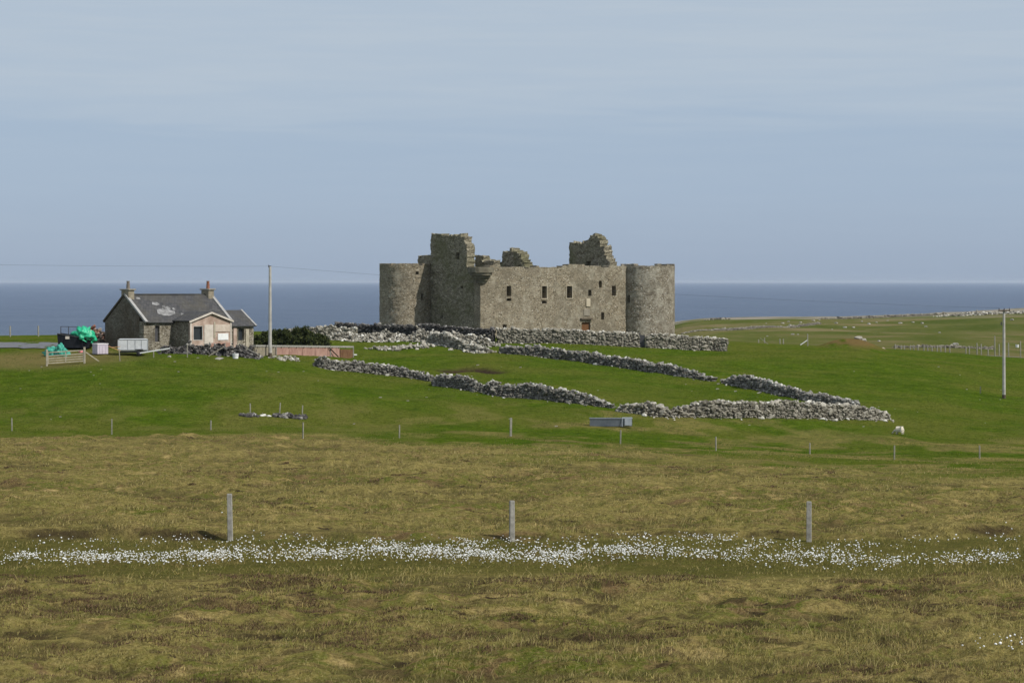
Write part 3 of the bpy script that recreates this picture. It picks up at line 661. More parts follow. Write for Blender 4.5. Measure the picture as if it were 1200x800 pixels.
# ------------------------------------------------------------------ castle
def castle():
    a = math.radians(38); u = Vector((math.cos(a), math.sin(a), 0)); v = Vector((-math.sin(a), math.cos(a), 0)); n = -v
    C = Vector(((563-HX)/F*292, 292, 0)); L, Wd, t = 24.0, 12.2, 1.15
    gz = g1(C.x, C.y); z0 = gz-.9
    root = empty('ruined_castle', (C.x, C.y, gz), 'roofless brown stone castle with a round tower at two corners', 'castle')
    def P(s, w=0): return C+u*s+v*w
    def s_at(px):                 # along the front wall where that bearing meets it
        k = (px-HX)/F; return (k*C.y-C.x)/(u.x-k*u.y)
    def t_at(px, s=0):
        k = (px-HX)/F; p = P(s); return (k*p.y-p.x)/(v.x-k*v.y)
    def zf(py, s): return -(py-HY)/F*P(s).y
    holes = []; HF = []
    for px, y0, y1, w in ((596.5,335,347,4.6),(596.3,349.5,353,5),(637.6,335,350,5.2),(637.8,352.3,355.5,5),(667,335,349.5,5.8),(691.3,339.5,347,3.4),(703.6,329,337,3),(719.5,335.5,347,4.2),(706.3,366,374.5,3.2),(591.3,380,384.5,3.6),(686.8,377.5,394,9)):
        s = s_at(px); dpx = F*u.x/P(s).y*.93; hw = w/2/dpx*1.08
        holes.append((s-hw, s+hw, zf(y1, s), zf(y0, s))); HF.append(px)
    zt = 1.72
    front_top = lambda s: zt+.16*nz1(s, 3, .6)+(.10 if s > 12 else -.02)+(-.35 if s < 1.2 else 0)+.18*math.exp(-((s-15)/2.)**2)
    slab('front_wall', P(0), u, n, L, t, z0, front_top, holes, MASON, root, step=.22)
    tops = lambda q: 0
    # near gable (in shade), tall chimney gable on it
    ta, tb, tc = t_at(546.5), t_at(505.5), t_at(493)
    def gtop(w):
        ww = w+.0
        if ww < ta: return zt-.1+.1*nz1(ww, 5)
        if ww < ta+.45: return 4.3+.2*nz1(ww, 6, 2)
        if ww < tb: return 5.45+.18*nz1(ww, 7, 1.2)-(.35 if ww < ta+1.1 else 0)
        return 3.0+.1*nz1(ww, 8)
    def gh(px, y0, y1, w):
        q = t_at(px); d = P(0, q).y; hw = w/2/(F*abs(v.x)/d); return (q-hw, q+hw, -(y1-HY)/F*d, -(y0-HY)/F*d)
    # gable slab runs from the back corner to the front so its outer face looks out
    gl = Wd-.003
    inv = lambda h: (gl-h[1], gl-h[0], h[2], h[3])
    go = P(0, Wd)-u*.0
    gholes = [inv(gh(536.3, 296, 304, 4)), inv(gh(517.5, 369.5, 372.5, 3)), inv(gh(541, 335, 338, 3))]
    o = slab('gable_wall', P(0, Wd), -v, -u, gl-t, t, z0, lambda q: gtop(gl-q), [h for h in gholes if h[1] < gl-t-.2], MASON_D, root, jit=.09, step=.24)
    # end of the gable over the front wall corner, seen as a lit thickness
    # far gable with its broken chimney breast
    f0, f1 = t_at(706, L-t), t_at(667, L-t)
    def ftop(w):
        if w < f0-2.2: return zt-.2
        if w < f0: return zt+max(0, (w-f0+2.0))**1.5*1.1+.9*nz1(w, 12, 2.5)
        if w < f0+.5: return 4.2+.4*nz1(w, 13, 2)
        if w < f0+3.4: return 5.75-.5*abs(w-f0-1.7)+.25*nz1(w, 14, 2)
        if w < f1: return 4.75+.1*nz1(w, 15, 2)
        return zt
    slab('far_gable_wall', P(L, t+.003), v, u, Wd-t, t, z0, lambda q: ftop(q+t), [(f0+2.2-t, f0+3.2-t, 1.9, 2.5)], MASON_D, root, jit=.12, step=.22)
    slab('back_wall', P(L-t-.003, Wd), -u, v, L-2*t-.006, t, z0, lambda s: zt-.15+.25*nz1(s, 17, .5), (), MASON_D, root, step=.4)
    # cross walls with the stumps of chimneys
    m0, m1 = t_at(616, 10), t_at(580, 10)
    def ctop(w):
        if m0 < w < m1:
            f = (w-m0)/(m1-m0); return zt+.25+1.75*math.sin(math.pi*min(1, f*1.05))**.55+.3*nz1(w, 21, 2.2)-.5*(f > .72)-.55*(f < .17)
        return zt-.5
    slab('cross_wall', P(10, Wd-t-.003), -v, -u, Wd-2*t-.006, 1.3, z0, lambda q: ctop(Wd-t-q), (), MASON_D, root, jit=.13, step=.2)
    k0, k1 = t_at(578, 5), t_at(556, 5)
    def c2top(w):
        if k0 < w < k1:
            f = (w-k0)/(k1-k0); return zt+.15+(1.15 if f > .55 else .55)+.25*nz1(w, 23, 2.2)
        return zt-.7
    slab('inner_wall', P(5, Wd-t-.003), -v, -u, Wd-2*t-.006, 1.0, z0, lambda q: c2top(Wd-t-q), (), MASON_D, root, jit=.13, step=.2)
    # towers
    def tower(cs, cw, r, name, htop, holes, seed, mm):
        c = P(cs, cw); circ = 2*math.pi*r
        hh = []
        for px, y0, y1, w in holes:
            x = (px-HX)/F; # ray hits circle
            A = x*x+1; B = -2*(x*c.x+c.y); Cc = c.x**2+c.y**2-r*r; yy = (-B-math.sqrt(max(0, B*B-4*A*Cc)))/(2*A)
            ang = math.atan2(yy-c.y, x*yy-c.x); a0 = math.pi/2; s = ((ang-a0) % (2*math.pi))*r; hw = w/2*yy/F/max(.35, abs(math.sin(ang)))
            hh.append((s-hw, s+hw, -(y1-HY)/F*yy, -(y0-HY)/F*yy))
        o = slab(name, (0, 0, 0), u, n, circ, .95, z0, lambda s: htop+.14*nz1(s, seed, .5)+.10*nz1(s, seed+1, 2), hh, mm, root, cyl=((c.x, c.y), r, math.pi/2), sr=True)
        mb = MB(); k = 40
        loc = Vector(root.location)
        ring = [(c.x+math.cos(2*math.pi*i/k)*(r-.7)-loc.x, c.y+math.sin(2*math.pi*i/k)*(r-.7)-loc.y, htop-1.1-loc.z) for i in range(k)]
        mb.add(ring, [tuple(range(k))]); mb.build('tower_fill', MASON_D, o).location = (0, 0, 0)
        return o
    tower(25.25, .0, 3.25, 'round_tower', 1.95, [(736, 345.5, 355, 4.2)], 31, MASON_T)
    tower(-1.5, 12.4, 3.15, 'round_tower', 2.05, [(489, 318, 321.5, 3.4), (495, 344, 351.5, 3.2)], 33, MASON)
    # corbelled stump of the corner turret
    mb = MB(); loc = Vector(root.location)
    cc = P(.25, .25)
    for (r, za, zb) in ((.55, -.15, .12), (.80, .12, .42), (1.05, .42, .72), (1.30, .72, 1.02), (1.48, 1.02, 1.62)):
        k = 22; V = []
        for zz in (za, zb):
            for i in range(k):
                an = 2*math.pi*i/k; rr = r*(1+.03*math.sin(i*5.1+za*7)); V.append(Vector((cc.x+math.cos(an)*rr, cc.y+math.sin(an)*rr, zz+.03*math.sin(i*2.3)))-loc)
        mb.add(V, [(i, (i+1) % k, k+(i+1) % k, k+i) for i in range(k)]+[tuple(range(k-1, -1, -1)), tuple(range(k, 2*k))])
    mb.build('corner_turret_corbel', simple('corbel_stone', (.10,.088,.065), (.22,.20,.15), 1.4), root)
    # dressed stone round the openings
    for h, px in zip(holes, HF):
        s0, s1, za, zb = h
        if px in (691.3, 703.6, 706.3, 591.3, 719.5, 596.5, 637.8, 596.3, 686.8): continue
        f = .07; mb = MB()
        for (sa, sb, z_a, z_b) in ((s0-f, s0, za-f, zb+f), (s1, s1+f, za-f, zb+f), (s0, s1, zb, zb+f), (s0, s1, za-f, za)):
            c = P((sa+sb)/2)+n*.0; c.z = (z_a+z_b)/2; mb.box(c-loc, (sb-sa, .16, z_b-z_a), rz=a)
        mb.build('window_surround', SANDST, root)
    # door, its dark drip course, carved panel
    s = s_at(686.8); h = holes[-1]
    mb = MB(); c = P(s)-n*.28; c.z = (h[2]+h[3])/2; mb.box(c-loc, (h[1]-h[0]-.02, .08, h[3]-h[2]-.02), rz=a)
    for i in range(1, 6):
        q = P(h[0]+(h[1]-h[0])*i/6)-n*.235; q.z = c.z; mb.box(q-loc, (.03, .02, h[3]-h[2]-.04), rz=a)
    mb.build('door', DOORW, root)
    mb = MB(); c = P(s-.05)+n*.10; c.z = zf(373.6, s); mb.box(c-loc, (1.75, .30, .16), rz=a); mb.build('door_hood', LINTEL, root)
    mb = MB(); s2 = s_at(689); c = P(s2)+n*.04; c.z = zf(354.5, s2); mb.box(c-loc, (.62, .12, .95), rz=a); mb.build('carved_panel', SANDST, root, bevel=.02)
    mb = MB(); s2 = s_at(687.3); c = P(s2)+n*.03; c.z = zf(366.3, s2); mb.box(c-loc, (.95, .08, .75), rz=a); mb.build('carved_panel', simple('worn_panel', (.20,.18,.14), (.28,.25,.20), 3), root, bevel=.02)
    # dark timber floor inside so the windows look into a dark shell
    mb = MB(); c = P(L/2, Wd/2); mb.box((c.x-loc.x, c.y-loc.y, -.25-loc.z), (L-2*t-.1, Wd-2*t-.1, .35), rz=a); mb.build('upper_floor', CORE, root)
castle()

# yard wall of the castle and enclosure dykes
def H(px, d, h): return (pos(px, d), h)
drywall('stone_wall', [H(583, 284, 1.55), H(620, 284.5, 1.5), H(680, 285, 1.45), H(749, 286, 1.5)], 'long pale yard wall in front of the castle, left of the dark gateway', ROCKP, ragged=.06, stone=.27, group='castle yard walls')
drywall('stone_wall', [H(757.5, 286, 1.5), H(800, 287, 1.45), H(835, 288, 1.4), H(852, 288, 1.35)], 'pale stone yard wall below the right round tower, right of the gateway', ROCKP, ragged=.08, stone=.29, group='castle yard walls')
drywall('stone_wall', [H(578, 284, 1.35), H(540, 287, 1.35), H(500, 291, 1.45), H(450, 295, 1.3), H(393, 300, 1.45)], 'dark shaded yard wall running back from the castle corner to the left', ROCKD, ragged=.1, stone=.26, group='castle yard walls')  # darker stone than the sunlit yard walls, its shade painted into the colour
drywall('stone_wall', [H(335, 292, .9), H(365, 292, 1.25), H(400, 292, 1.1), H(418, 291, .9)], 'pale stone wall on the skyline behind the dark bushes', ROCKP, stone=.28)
mb = MB(); q = pos(753.5, 286.2)
ro = empty('wooden_gate', q, 'dark narrow board gate in the yard wall below the castle', 'gate')
mb.box((-.05, 0, .72), (.52, .07, 1.35)); mb.build('gate_panel', DARKW, ro)
for sx in (-.36, .30): mb = MB(); mb.box((sx, 0, .8), (.12, .14, 1.75)); mb.build('gate_post', WOODT if sx > 0 else DARKW, ro)

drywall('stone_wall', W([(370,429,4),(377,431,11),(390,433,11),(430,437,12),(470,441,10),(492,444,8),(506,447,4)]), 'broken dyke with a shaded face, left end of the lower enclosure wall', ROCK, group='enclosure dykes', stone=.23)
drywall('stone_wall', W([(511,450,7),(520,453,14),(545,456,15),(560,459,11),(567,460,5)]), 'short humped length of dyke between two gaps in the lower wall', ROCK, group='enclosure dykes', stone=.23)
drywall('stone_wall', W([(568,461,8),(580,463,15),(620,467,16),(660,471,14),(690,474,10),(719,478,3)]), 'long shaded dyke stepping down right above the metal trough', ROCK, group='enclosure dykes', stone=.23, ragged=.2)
drywall('stone_wall', W([(726,482,4),(742,484,9),(757,486,17),(772,488,12),(790,488,8),(805,488,11),(830,489,19),(870,489,18),(930,490,18),(985,491,19),(1015,491,14),(1038,491,6)]), 'sunlit pale dyke along the bottom right of the enclosure', ROCKP, group='enclosure dykes', stone=.25, width=1.0, ragged=.2, spill=1.2)  # paler stone than the shaded dykes, sunlight painted into the colour
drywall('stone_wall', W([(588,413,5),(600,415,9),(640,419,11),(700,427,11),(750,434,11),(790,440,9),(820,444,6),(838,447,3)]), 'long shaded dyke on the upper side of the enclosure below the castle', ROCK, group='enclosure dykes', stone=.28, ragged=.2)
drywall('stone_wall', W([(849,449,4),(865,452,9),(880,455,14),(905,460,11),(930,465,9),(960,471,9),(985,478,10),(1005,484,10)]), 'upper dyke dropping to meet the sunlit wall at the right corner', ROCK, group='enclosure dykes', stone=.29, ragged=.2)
# rubble between cottage and castle
pile('rubble_heap', [pos(392,284), pos(425,285), pos(462,286), pos(492,287)], 1900, 1.15, .29, 1.0, 'spread of pale fallen stones against the left part of the dark yard wall')
pile('rubble_heap', [pos(486,286), pos(515,284), pos(548,279), pos(566,276)], 1500, 1.0, .30, 1.3, 'high pale heap of tumbled stone below the castle gable')
pile('rubble_heap', [at(442,410), at(475,409), at(500,406)], 190, .7, .34, .45, 'low scatter of pale stones on the turf right of the pink wall')
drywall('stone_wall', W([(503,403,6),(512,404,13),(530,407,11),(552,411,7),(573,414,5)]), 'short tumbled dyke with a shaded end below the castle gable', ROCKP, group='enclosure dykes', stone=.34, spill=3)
pile('rubble_heap', [at(324,421), at(345,421)], 60, .4, .3, .3, 'small run of white stones at the foot of the left pole')
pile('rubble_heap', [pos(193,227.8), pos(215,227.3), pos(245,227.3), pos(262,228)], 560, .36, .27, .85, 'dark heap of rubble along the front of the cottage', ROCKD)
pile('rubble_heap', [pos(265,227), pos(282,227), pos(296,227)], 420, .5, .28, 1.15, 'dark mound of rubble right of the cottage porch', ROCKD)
pile('rubble_heap', [pos(107, 236), pos(119, 236)], 260, .55, .34, 1.9, 'tall reddish rubble heap against the left gable of the cottage', rock_mat('red_rubble', [(0, (.05,.04,.035)), (.45, (.09,.07,.055)), (.7, (.25,.10,.06)), (1, (.45,.40,.33))], (.2,.17,.14)))

# ------------------------------------------------------------------ cottage
def cottage():
    a = math.radians(50); u = Vector((math.cos(a), math.sin(a), 0)); v = Vector((-math.sin(a), math.cos(a), 0)); n = -v
    D = 230.; A = Vector(((168.5-HX)/F*D, D, 0)); L, Wd = 10.7, 5.25; gz = g1(A.x, A.y)
    ez = -(376-HY)/F*D; rz = -(346-HY)/F*(D+2); b0 = gz-.6
    root = empty('stone_cottage', (A.x, A.y, gz), 'derelict grey slate roofed cottage with two chimneys and a pinkish porch', 'cottage')
    loc = Vector(root.location)
    def P(s, w=0, z=0): q = A+u*s+v*w; q.z = z; return q-loc
    def Pw(s, w=0): return A+u*s+v*w
    def panel(name, pts, nrm, t, m, par=root, uvax=None, off=(0,0,0)):
        mb = MB(); mb.slab(pts, nrm, t); o = mb.build(name, m, par)
        me = o.data; l = me.uv_layers.new(name='UVMap'); ua = uvax or u; up = Vector(nrm).cross(Vector(ua)).normalized()
        for i, lp in enumerate(me.loops):
            c = me.vertices[lp.vertex_index].co; l.data[i].uv = (c.dot(ua), c.dot(up))
        return o
    t = .6
    # walls
    slab('front_wall', Pw(0), u, n, L, t, b0, lambda s: ez, [(1.35, 1.9, ez-1.9, ez-.45)], MASON_H, root, step=.4, jit=.02)
    slab('back_wall', Pw(L-t, Wd), -u, v, L-2*t, t, b0, lambda s: ez, (), MASON_H, root, step=.6, jit=.0)
    def gab(w): return ez+(rz-ez)*max(0, 1-abs(w-Wd/2)/(Wd/2))-.10
    g = panel('gable_wall', [P(0, t+.002, b0), P(0, Wd, b0), P(0, Wd, ez-.1), P(0, Wd/2, rz-.1), P(0, t+.002, gab(t))], u, t, MASON_G, uvax=v)
    panel('gable_wall', [P(L-t, t+.002, b0), P(L-t, Wd, b0), P(L-t, Wd, ez-.1), P(L-t, Wd/2, rz-.1), P(L-t, t+.002, gab(t))], u, t, MASON_G, uvax=v)
    # roof slopes
    sl = Vector((0, 0, 0)); pit = (rz-ez)/(Wd/2); ov = .22
    nf = (n*pit+Vector((0, 0, 1))).normalized(); nb = (v*pit+Vector((0, 0, 1))).normalized()
    roof = empty('roof', (0, 0, 0), None, None); roof.parent = root
    def rp(s, w, back=False): zz = rz-pit*abs(w-Wd/2); return P(s, w, zz)
    upf = (v+Vector((0, 0, pit))).normalized()
    # slightly sagging front slope built as strips
    def slope(front):
        S = 24; K = 8; V = []; Fc = []; UV = []
        for lay in (0, .07):
            for i in range(S+1):
                for k in range(K+1):
                    s = .02+(L-.04)*i/S; w = (-ov+(Wd/2+ov)*k/K) if front else (Wd+ov-(Wd/2+ov)*k/K)
                    q = rp(s, w); nn = nf if front else nb
                    sag = -.05*math.sin(math.pi*i/S)-.02*mnoise.noise(Vector((s*.9, w, 3)))
                    V.append(q+nn*lay+Vector((0, 0, sag)))
        m = (S+1)*(K+1)
        for i in range(S):
            for k in range(K):
                a_ = i*(K+1)+k; q = (a_+m, a_+K+1+m, a_+K+2+m, a_+1+m); Fc.append(q); Fc.append((a_, a_+1, a_+K+2, a_+K+1))
        for i in range(S): Fc.append((i*(K+1), (i+1)*(K+1), (i+1)*(K+1)+m, i*(K+1)+m))
        uvs = []
        for f in Fc:
            for x in f: c = V[x]; uvs.append((c.dot(u), (c-Vector((0,0,0))).dot(upf if front else (-v+Vector((0,0,pit))).normalized())))
        mesh_obj('roof_slope', V, Fc, SLATE, roof, uv=uvs)
    slope(True); slope(False)
    # bare patches where the slates are gone
    def patch(s0, w0, pts):
        mb = MB(); q = [rp(s0+x, w0+y)+nf*.075 for x, y in pts]; mb.slab(q, nf, .012); return mb
    for s0, w0, pts in ((2.2, .55, [(0,.1),(.5,-.1),(1.2,-.15),(2.1,.05),(2.3,.35),(1.7,.5),(1.5,.95),(1.0,.6),(.3,.55)]), (2.4, 1.6, [(0,0),(.4,-.12),(.9,0),(.8,.22),(.2,.25)]), (3.3, 1.1, [(0,0),(.5,-.15),(.95,.05),(.8,.3),(.35,.22),(.2,.4)]), (4.9, .5, [(0,0),(.3,-.1),(.5,.1),(.2,.2)]),
                        (1.0, 2.15, [(0,0),(.5,.02),(.5,.16),(.05,.18)]), (4.4, 1.0, [(0,0),(.35,.02),(.3,.25),(.0,.2)])):
        patch(s0, w0, pts).build('bare_patch', FELT, roof)
    # skews along the verges
    for s in (0, L):
        mb = MB()
        mb.bar(rp(s+.1*(1 if s == 0 else -1), -ov-.05)+Vector((0,0,.12)), rp(s+.1*(1 if s == 0 else -1), Wd/2)+Vector((0,0,.12)), .32, .16)
        mb.build('skew', SKEW, roof)
        mb = MB()
        mb.bar(rp(s+.1*(1 if s == 0 else -1), Wd+ov)+Vector((0,0,.10)), rp(s+.1*(1 if s == 0 else -1), Wd/2)+Vector((0,0,.10)), .32, .16)
        mb.build('skew', LINTEL if s == 0 else SKEW, roof)
    mb = MB(); mb.tube(P(.3, Wd/2, rz+.06), P(L-.3, Wd/2, rz+.02), .09, n=6); mb.build('ridge', SLATE, roof)
    # chimneys
    for s, pm in ((.42, POTG), (L-.42, POT)):
        mb = MB(); c = P(s, Wd/2, rz-.05); mb.box(c, (.70, 1.0, 1.0), rz=a); mb.box(P(s, Wd/2, rz+.52), (.90, 1.24, .12), rz=a); ch = mb.build('chimney', CHIM, roof, bevel=.02)
        mb = MB(); mb.tube(P(s, Wd/2-.05, rz+.59), P(s, Wd/2-.05, rz+1.25), .17, .13, 12); mb.tube(P(s, Wd/2-.05, rz+1.25), P(s, Wd/2-.05, rz+1.3), .16, .16, 12); mb.build('chimney_pot', pm, ch)
    # front opening with bits of frame
    mb = MB(); mb.box(P(1.62, .25, ez-1.2), (.5, .05, 1.4), rz=a); mb.build('boarded_window', DARKW, root)
    # porch
    s0, s1, p = 3.55, 8.7, 2.2; pz = -(376.5-HY)/F*233.; pa = -(366.5-HY)/F*233; sm = (s0+s1)/2
    def PP(s, z): return P(s, -p, z)
    porch = empty('porch', (0, 0, 0), None, None); porch.parent = root; porch['label'] = 'pinkish boarded porch with a dark window and a pale board'
    wl = s1-s0; tb = .14
    h1 = (.42, 1.62, pz-1.72, pz-.38)
    def ptop(s): return pz+(pa-pz)*(1-abs(s-wl/2)/(wl/2))-.04
    # front face as a polygon round the window opening
    def quad(sa, za, sb, zb): return [PP(s0+sa, za), PP(s0+sb, za), PP(s0+sb, zb), PP(s0+sa, zb)]
    mb = MB()
    mb.slab(quad(0, b0, h1[0], h1[2]), v, tb); mb.slab(quad(h1[0], b0, h1[1], h1[2]), v, tb)
    mb.slab([PP(s0, h1[2]), PP(s0+h1[0], h1[2]), PP(s0+h1[0], h1[3]), PP(s0, h1[3])], v, tb)
    mb.slab([PP(s0, h1[3]), PP(s0+h1[1], h1[3]), PP(s0+h1[1], ptop(h1[1])), PP(s0, ptop(0))], v, tb)
    mb.slab([PP(s0+h1[1], b0), PP(s1, b0), PP(s1, ptop(wl)), PP(s0+wl/2, ptop(wl/2)), PP(s0+h1[1], ptop(h1[1]))], v, tb)
    mb.build('porch_front', PINK, porch)
    panel('side_wall', [P(s0, -p+tb, b0), P(s0, 0, b0), P(s0, 0, pz), P(s0, -p+tb, pz)], u, .15, MASON_H, porch, uvax=v)
    panel('side_wall', [P(s1-.15, -p+tb, b0), P(s1-.15, 0, b0), P(s1-.15, 0, pz), P(s1-.15, -p+tb, pz)], u, .15, MASON_H, porch, uvax=v)
    mb = MB(); mb.box(P(s0+(h1[0]+h1[1])/2, -p+.22, (h1[2]+h1[3])/2), (1.3, .02, 1.4), rz=a); win = mb.build('window', GLASS, porch)
    mb = MB()
    for sa in (h1[0]+.04, h1[1]-.04): mb.box(P(s0+sa, -p+.05, (h1[2]+h1[3])/2), (.06, .08, h1[3]-h1[2]), rz=a)
    for za in (h1[2]+.04, h1[3]-.04): mb.box(P(s0+(h1[0]+h1[1])/2, -p+.05, za), (h1[1]-h1[0]-.14, .078, .06), rz=a)
    mb.build('frame', POLEW, win)
    # boards laid over the porch front
    for (sa, sb, za, zb, m, k) in ((1.75, 2.85, pz-2.15, pz-.30, CREAM, 'board'), (3.10, 4.95, pz-.95, pz-.30, simple('faded_board', (.46,.38,.31), (.58,.50,.42), 3), 'board'), (3.45, 4.75, pz-1.72, pz-1.12, WHITE, 'white_board'), (2.95, 3.12, pz-1.5, pz-.05, WOODT, 'batten')):
        mb = MB(); mb.box(P(s0+(sa+sb)/2, -p-.03, (za+zb)/2), (sb-sa, .045, zb-za), rz=a); mb.build(k, m, porch)
    mb = MB(); mb.box(PP(s0+3.8, b0+.75)+n*.03, (2.4, .05, .9), rz=a); mb.build('brick_skirt', PINKR, porch)
    mb = MB(); mb.box(PP(s0+.10, (b0+pz)/2)+n*.035, (.2, .05, pz-b0), rz=a); mb.build('corner_board', CREAM, porch); mb = MB(); mb.box(PP(s1-.08, (b0+pz)/2)+n*.035, (.16, .05, pz-b0), rz=a); mb.build('corner_board', CREAM, porch)
    # porch roof runs back into the main slope
    for (sa, sb) in ((s0-.2, sm), (s1+.15, sm)):
        za = pz-.05+.10; q = []
        w_e = -p-.15
        def main_w(z): return (z-ez)/pit      # where the main slope reaches z
        pts = [P(sa, w_e, pz+.02), P(sm, w_e, pa+.06), P(sm, max(.1, main_w(pa+.06))+.15, pa+.06), P(sa, max(.0, main_w(pz+.02))+.1, pz+.02)]
        nn = (pts[1]-pts[0]).cross(pts[3]-pts[0]).normalized(); nn = nn if nn.z > 0 else -nn
        panel('roof_slope', pts, nn, .07, SLATE, porch, uvax=n)
    for sa in (s0-.2, s1+.15):
        mb = MB(); mb.bar(P(sa, -p-.17, pz-.03), P(sm, -p-.17, pa+.01), .05, .16); mb.build('bargeboard', CREAM, porch)
    # small wing at the right end
    e0, e1 = L+.004, L+3.0; wz = -(382.5-HY)/F*239; wr = -(364-HY)/F*240.; ww = 3.6
    wing = empty('side_wing', (0, 0, 0), None, None); wing.parent = root
    slab_h = [(1.0, 1.75, wz-1.3, wz-.2)]
    o = slab('front_wall', Pw(e0, 0), u, n, e1-e0, .4, b0, lambda s: wz, slab_h, MASON_H, root, step=.4, jit=.01); o.name = 'wing_wall'
    mb = MB(); mb.box(P(e0+1.38, .25, wz-.75), (.72, .03, 1.05), rz=a); mb.build('window', GLASS, wing)
    mb = MB(); mb.box(P(e0+.55, -.04, wz-1.05), (.42, .06, 1.8), rz=a); mb.build('door', PINK, wing)
    mb = MB(); mb.box(P(e0+2.15, -.03, wz-1.1), (.4, .05, 1.7), rz=a); mb.build('board', WOODT, wing)
    mb = MB(); mb.box(P((e0+e1)/2, -.12, wz+.02), (e1-e0+.1, .10, .12), rz=a); mb.build('fascia', WHITE, wing)
    panel('gable_wall', [P(e1-.4, .41, b0), P(e1-.4, ww, b0), P(e1-.4, ww, wz), P(e1-.4, ww/2, wr-.08), P(e1-.4, .41, wz+(wr-wz)*.41/(ww/2)-.1)], u, .4, MASON_H, wing, uvax=v)
    for fr in (1, 0):
        wa = -.2 if fr else ww+.2; pts = [P(e0, wa, wz-.02), P(e1+.1, wa, wz-.02), P(e1+.1, ww/2, wr), P(e0, ww/2, wr)]
        nn = (pts[1]-pts[0]).cross(pts[3]-pts[0]).normalized(); nn = nn if nn.z > 0 else -nn
        panel('roof_slope', pts, nn, .07, SLATE, wing)
    mb = MB(); mb.bar(P(e1+.1, -.25, wz+.06), P(e1+.1, ww/2, wr+.08), .2, .1); mb.build('skew', SKEW, wing)
cottage()

# ------------------------------------------------------------------ things round the cottage
def crumple(name, c, size, mat_, parent=None, seed=0, amp=.25, org=None):
    V0, T0 = ico(4); V = []
    for p in V0:
        q = Vector(p); d = 1+amp*mnoise.noise(q*2.2+Vector((seed, 0, 0)))+amp*.7*mnoise.noise(q*5+Vector((0, seed, 0)))+amp*.3*mnoise.noise(q*11)
        w = Vector((q.x*size[0], q.y*size[1], max(q.z, -.35)*size[2]))*d; V.append(w+Vector(c))
    return mesh_obj(name, V, [tuple(t) for t in T0.tolist()], mat_, parent, smooth=True)
def skip():
    p = pos(89, 231); o = empty('waste_skip', p, 'black waste skip heaped with green sheeting beside the cottage', 'skip')
    mb = MB(); w = 3.2
    prof = [(-w/2+.05, 1.25), (w/2, 1.25), (w/2-.55, .12), (-w/2+.55, .12)]
    prof = [(-1.55, 1.35), (1.55, .85), (1.25, .1), (-1.45, .1)]
    mb.slab([Vector((x, -.85, z)) for x, z in prof], (0, 1, 0), .06); mb.slab([Vector((x, .79, z)) for x, z in prof], (0, 1, 0), .06)
    mb.slab([Vector((-1.55, -.79, 1.35)), Vector((-1.55, .79, 1.35)), Vector((-1.45, .79, .1)), Vector((-1.45, -.79, .1))], (1, 0, 0), .06)
    mb.slab([Vector((1.5, -.79, .85)), Vector((1.5, .79, .85)), Vector((1.2, .79, .1)), Vector((1.2, -.79, .1))], (1, 0, 0), .06)
    mb.box((-.1, 0, .08), (2.6, 1.55, .06)); mb.build('skip_body', SKIPB, o)
    mb = MB(); mb.bar((-1.56, -.87, 1.37), (1.56, -.87, .87), .08, .08); mb.build('rim', DARKW, o); mb = MB(); mb.bar((-1.56, .87, 1.37), (1.56, .87, .87), .08, .08); mb.build('rim', DARKW, o)
    mb = MB()
    for x in (-1.45, -.75, .05): mb.box((x, .5, 1.55), (.06, .06, .9)); 
    mb.bar((-1.45, .5, 1.98), (.7, .5, 1.9), .05, .05); mb.build('frame', DARKW, o)
    mb = MB(); mb.box((-.62, -.875, 1.0), (.36, .03, .26)); mb.build('notice_plate', CREAM, o)
    for k, x in enumerate((-.9, .7)):
        mb = MB(); mb.box((x, -.88, .6), (.08, .06, 1.0)); mb.build('rib', SKIPB, o)
    g = crumple('green_sheeting', (0, 0, 0), (.95, .8, .75), GREENP, seed=3, amp=.55); g.location = p+Vector((.75, -.25, 1.1)); g.rotation_euler = (0, .42, 0)
    tag(g, 'crumpled bright green sheeting heaped in the black skip', 'tarpaulin')
    r = pile('debris_heap', [p+Vector((1.3, .5, 0)), p+Vector((1.9, .7, 0))], 60, .25, .22, .3, 'red and pale broken debris on the skip behind the green sheeting', bpy.data.materials['red_rubble'])
    r.location.z += 1.35
skip()
p = pos(68, 226); g = crumple('net_bundle', (0, 0, 0), (.98, .5, .55), TEALP, seed=8, amp=.6); g.location = p+Vector((-.1, 0, .2)); tag(g, 'teal green net bundle lying in front of the black skip', 'net')
p = pos(74, 225.5); g = crumple('net_bundle', (0, 0, 0), (.5, .4, .75), TEALP, seed=15, amp=.6); g.location = p+Vector((-.2, 0, .2)); tag(g, 'upright teal net bundle between the wooden gate and the skip', 'net')
def crate():
    p = pos(117.5, 226); o = empty('plastic_crate', p, 'lilac grey plastic crate with a pale lid beside the cottage', 'crate', rz=.6)
    mb = MB(); mb.box((0, 0, .42), (1.05, 1.05, .84)); b = mb.build('crate_body', LILAC, o, bevel=.03)
    mb = MB(); mb.box((0, 0, .89), (1.10, 1.10, .10)); mb.build('lid', simple('pale_lid', (.60,.56,.56), (.68,.64,.64), 3, .5), o, bevel=.02)
    mb = MB()
    for s in (-.3, 0, .3): mb.box((s, -.535, .42), (.05, .03, .7)); mb.box((-.535, s, .42), (.03, .05, .7))
    mb.build('rib', LILAC, o)
crate()
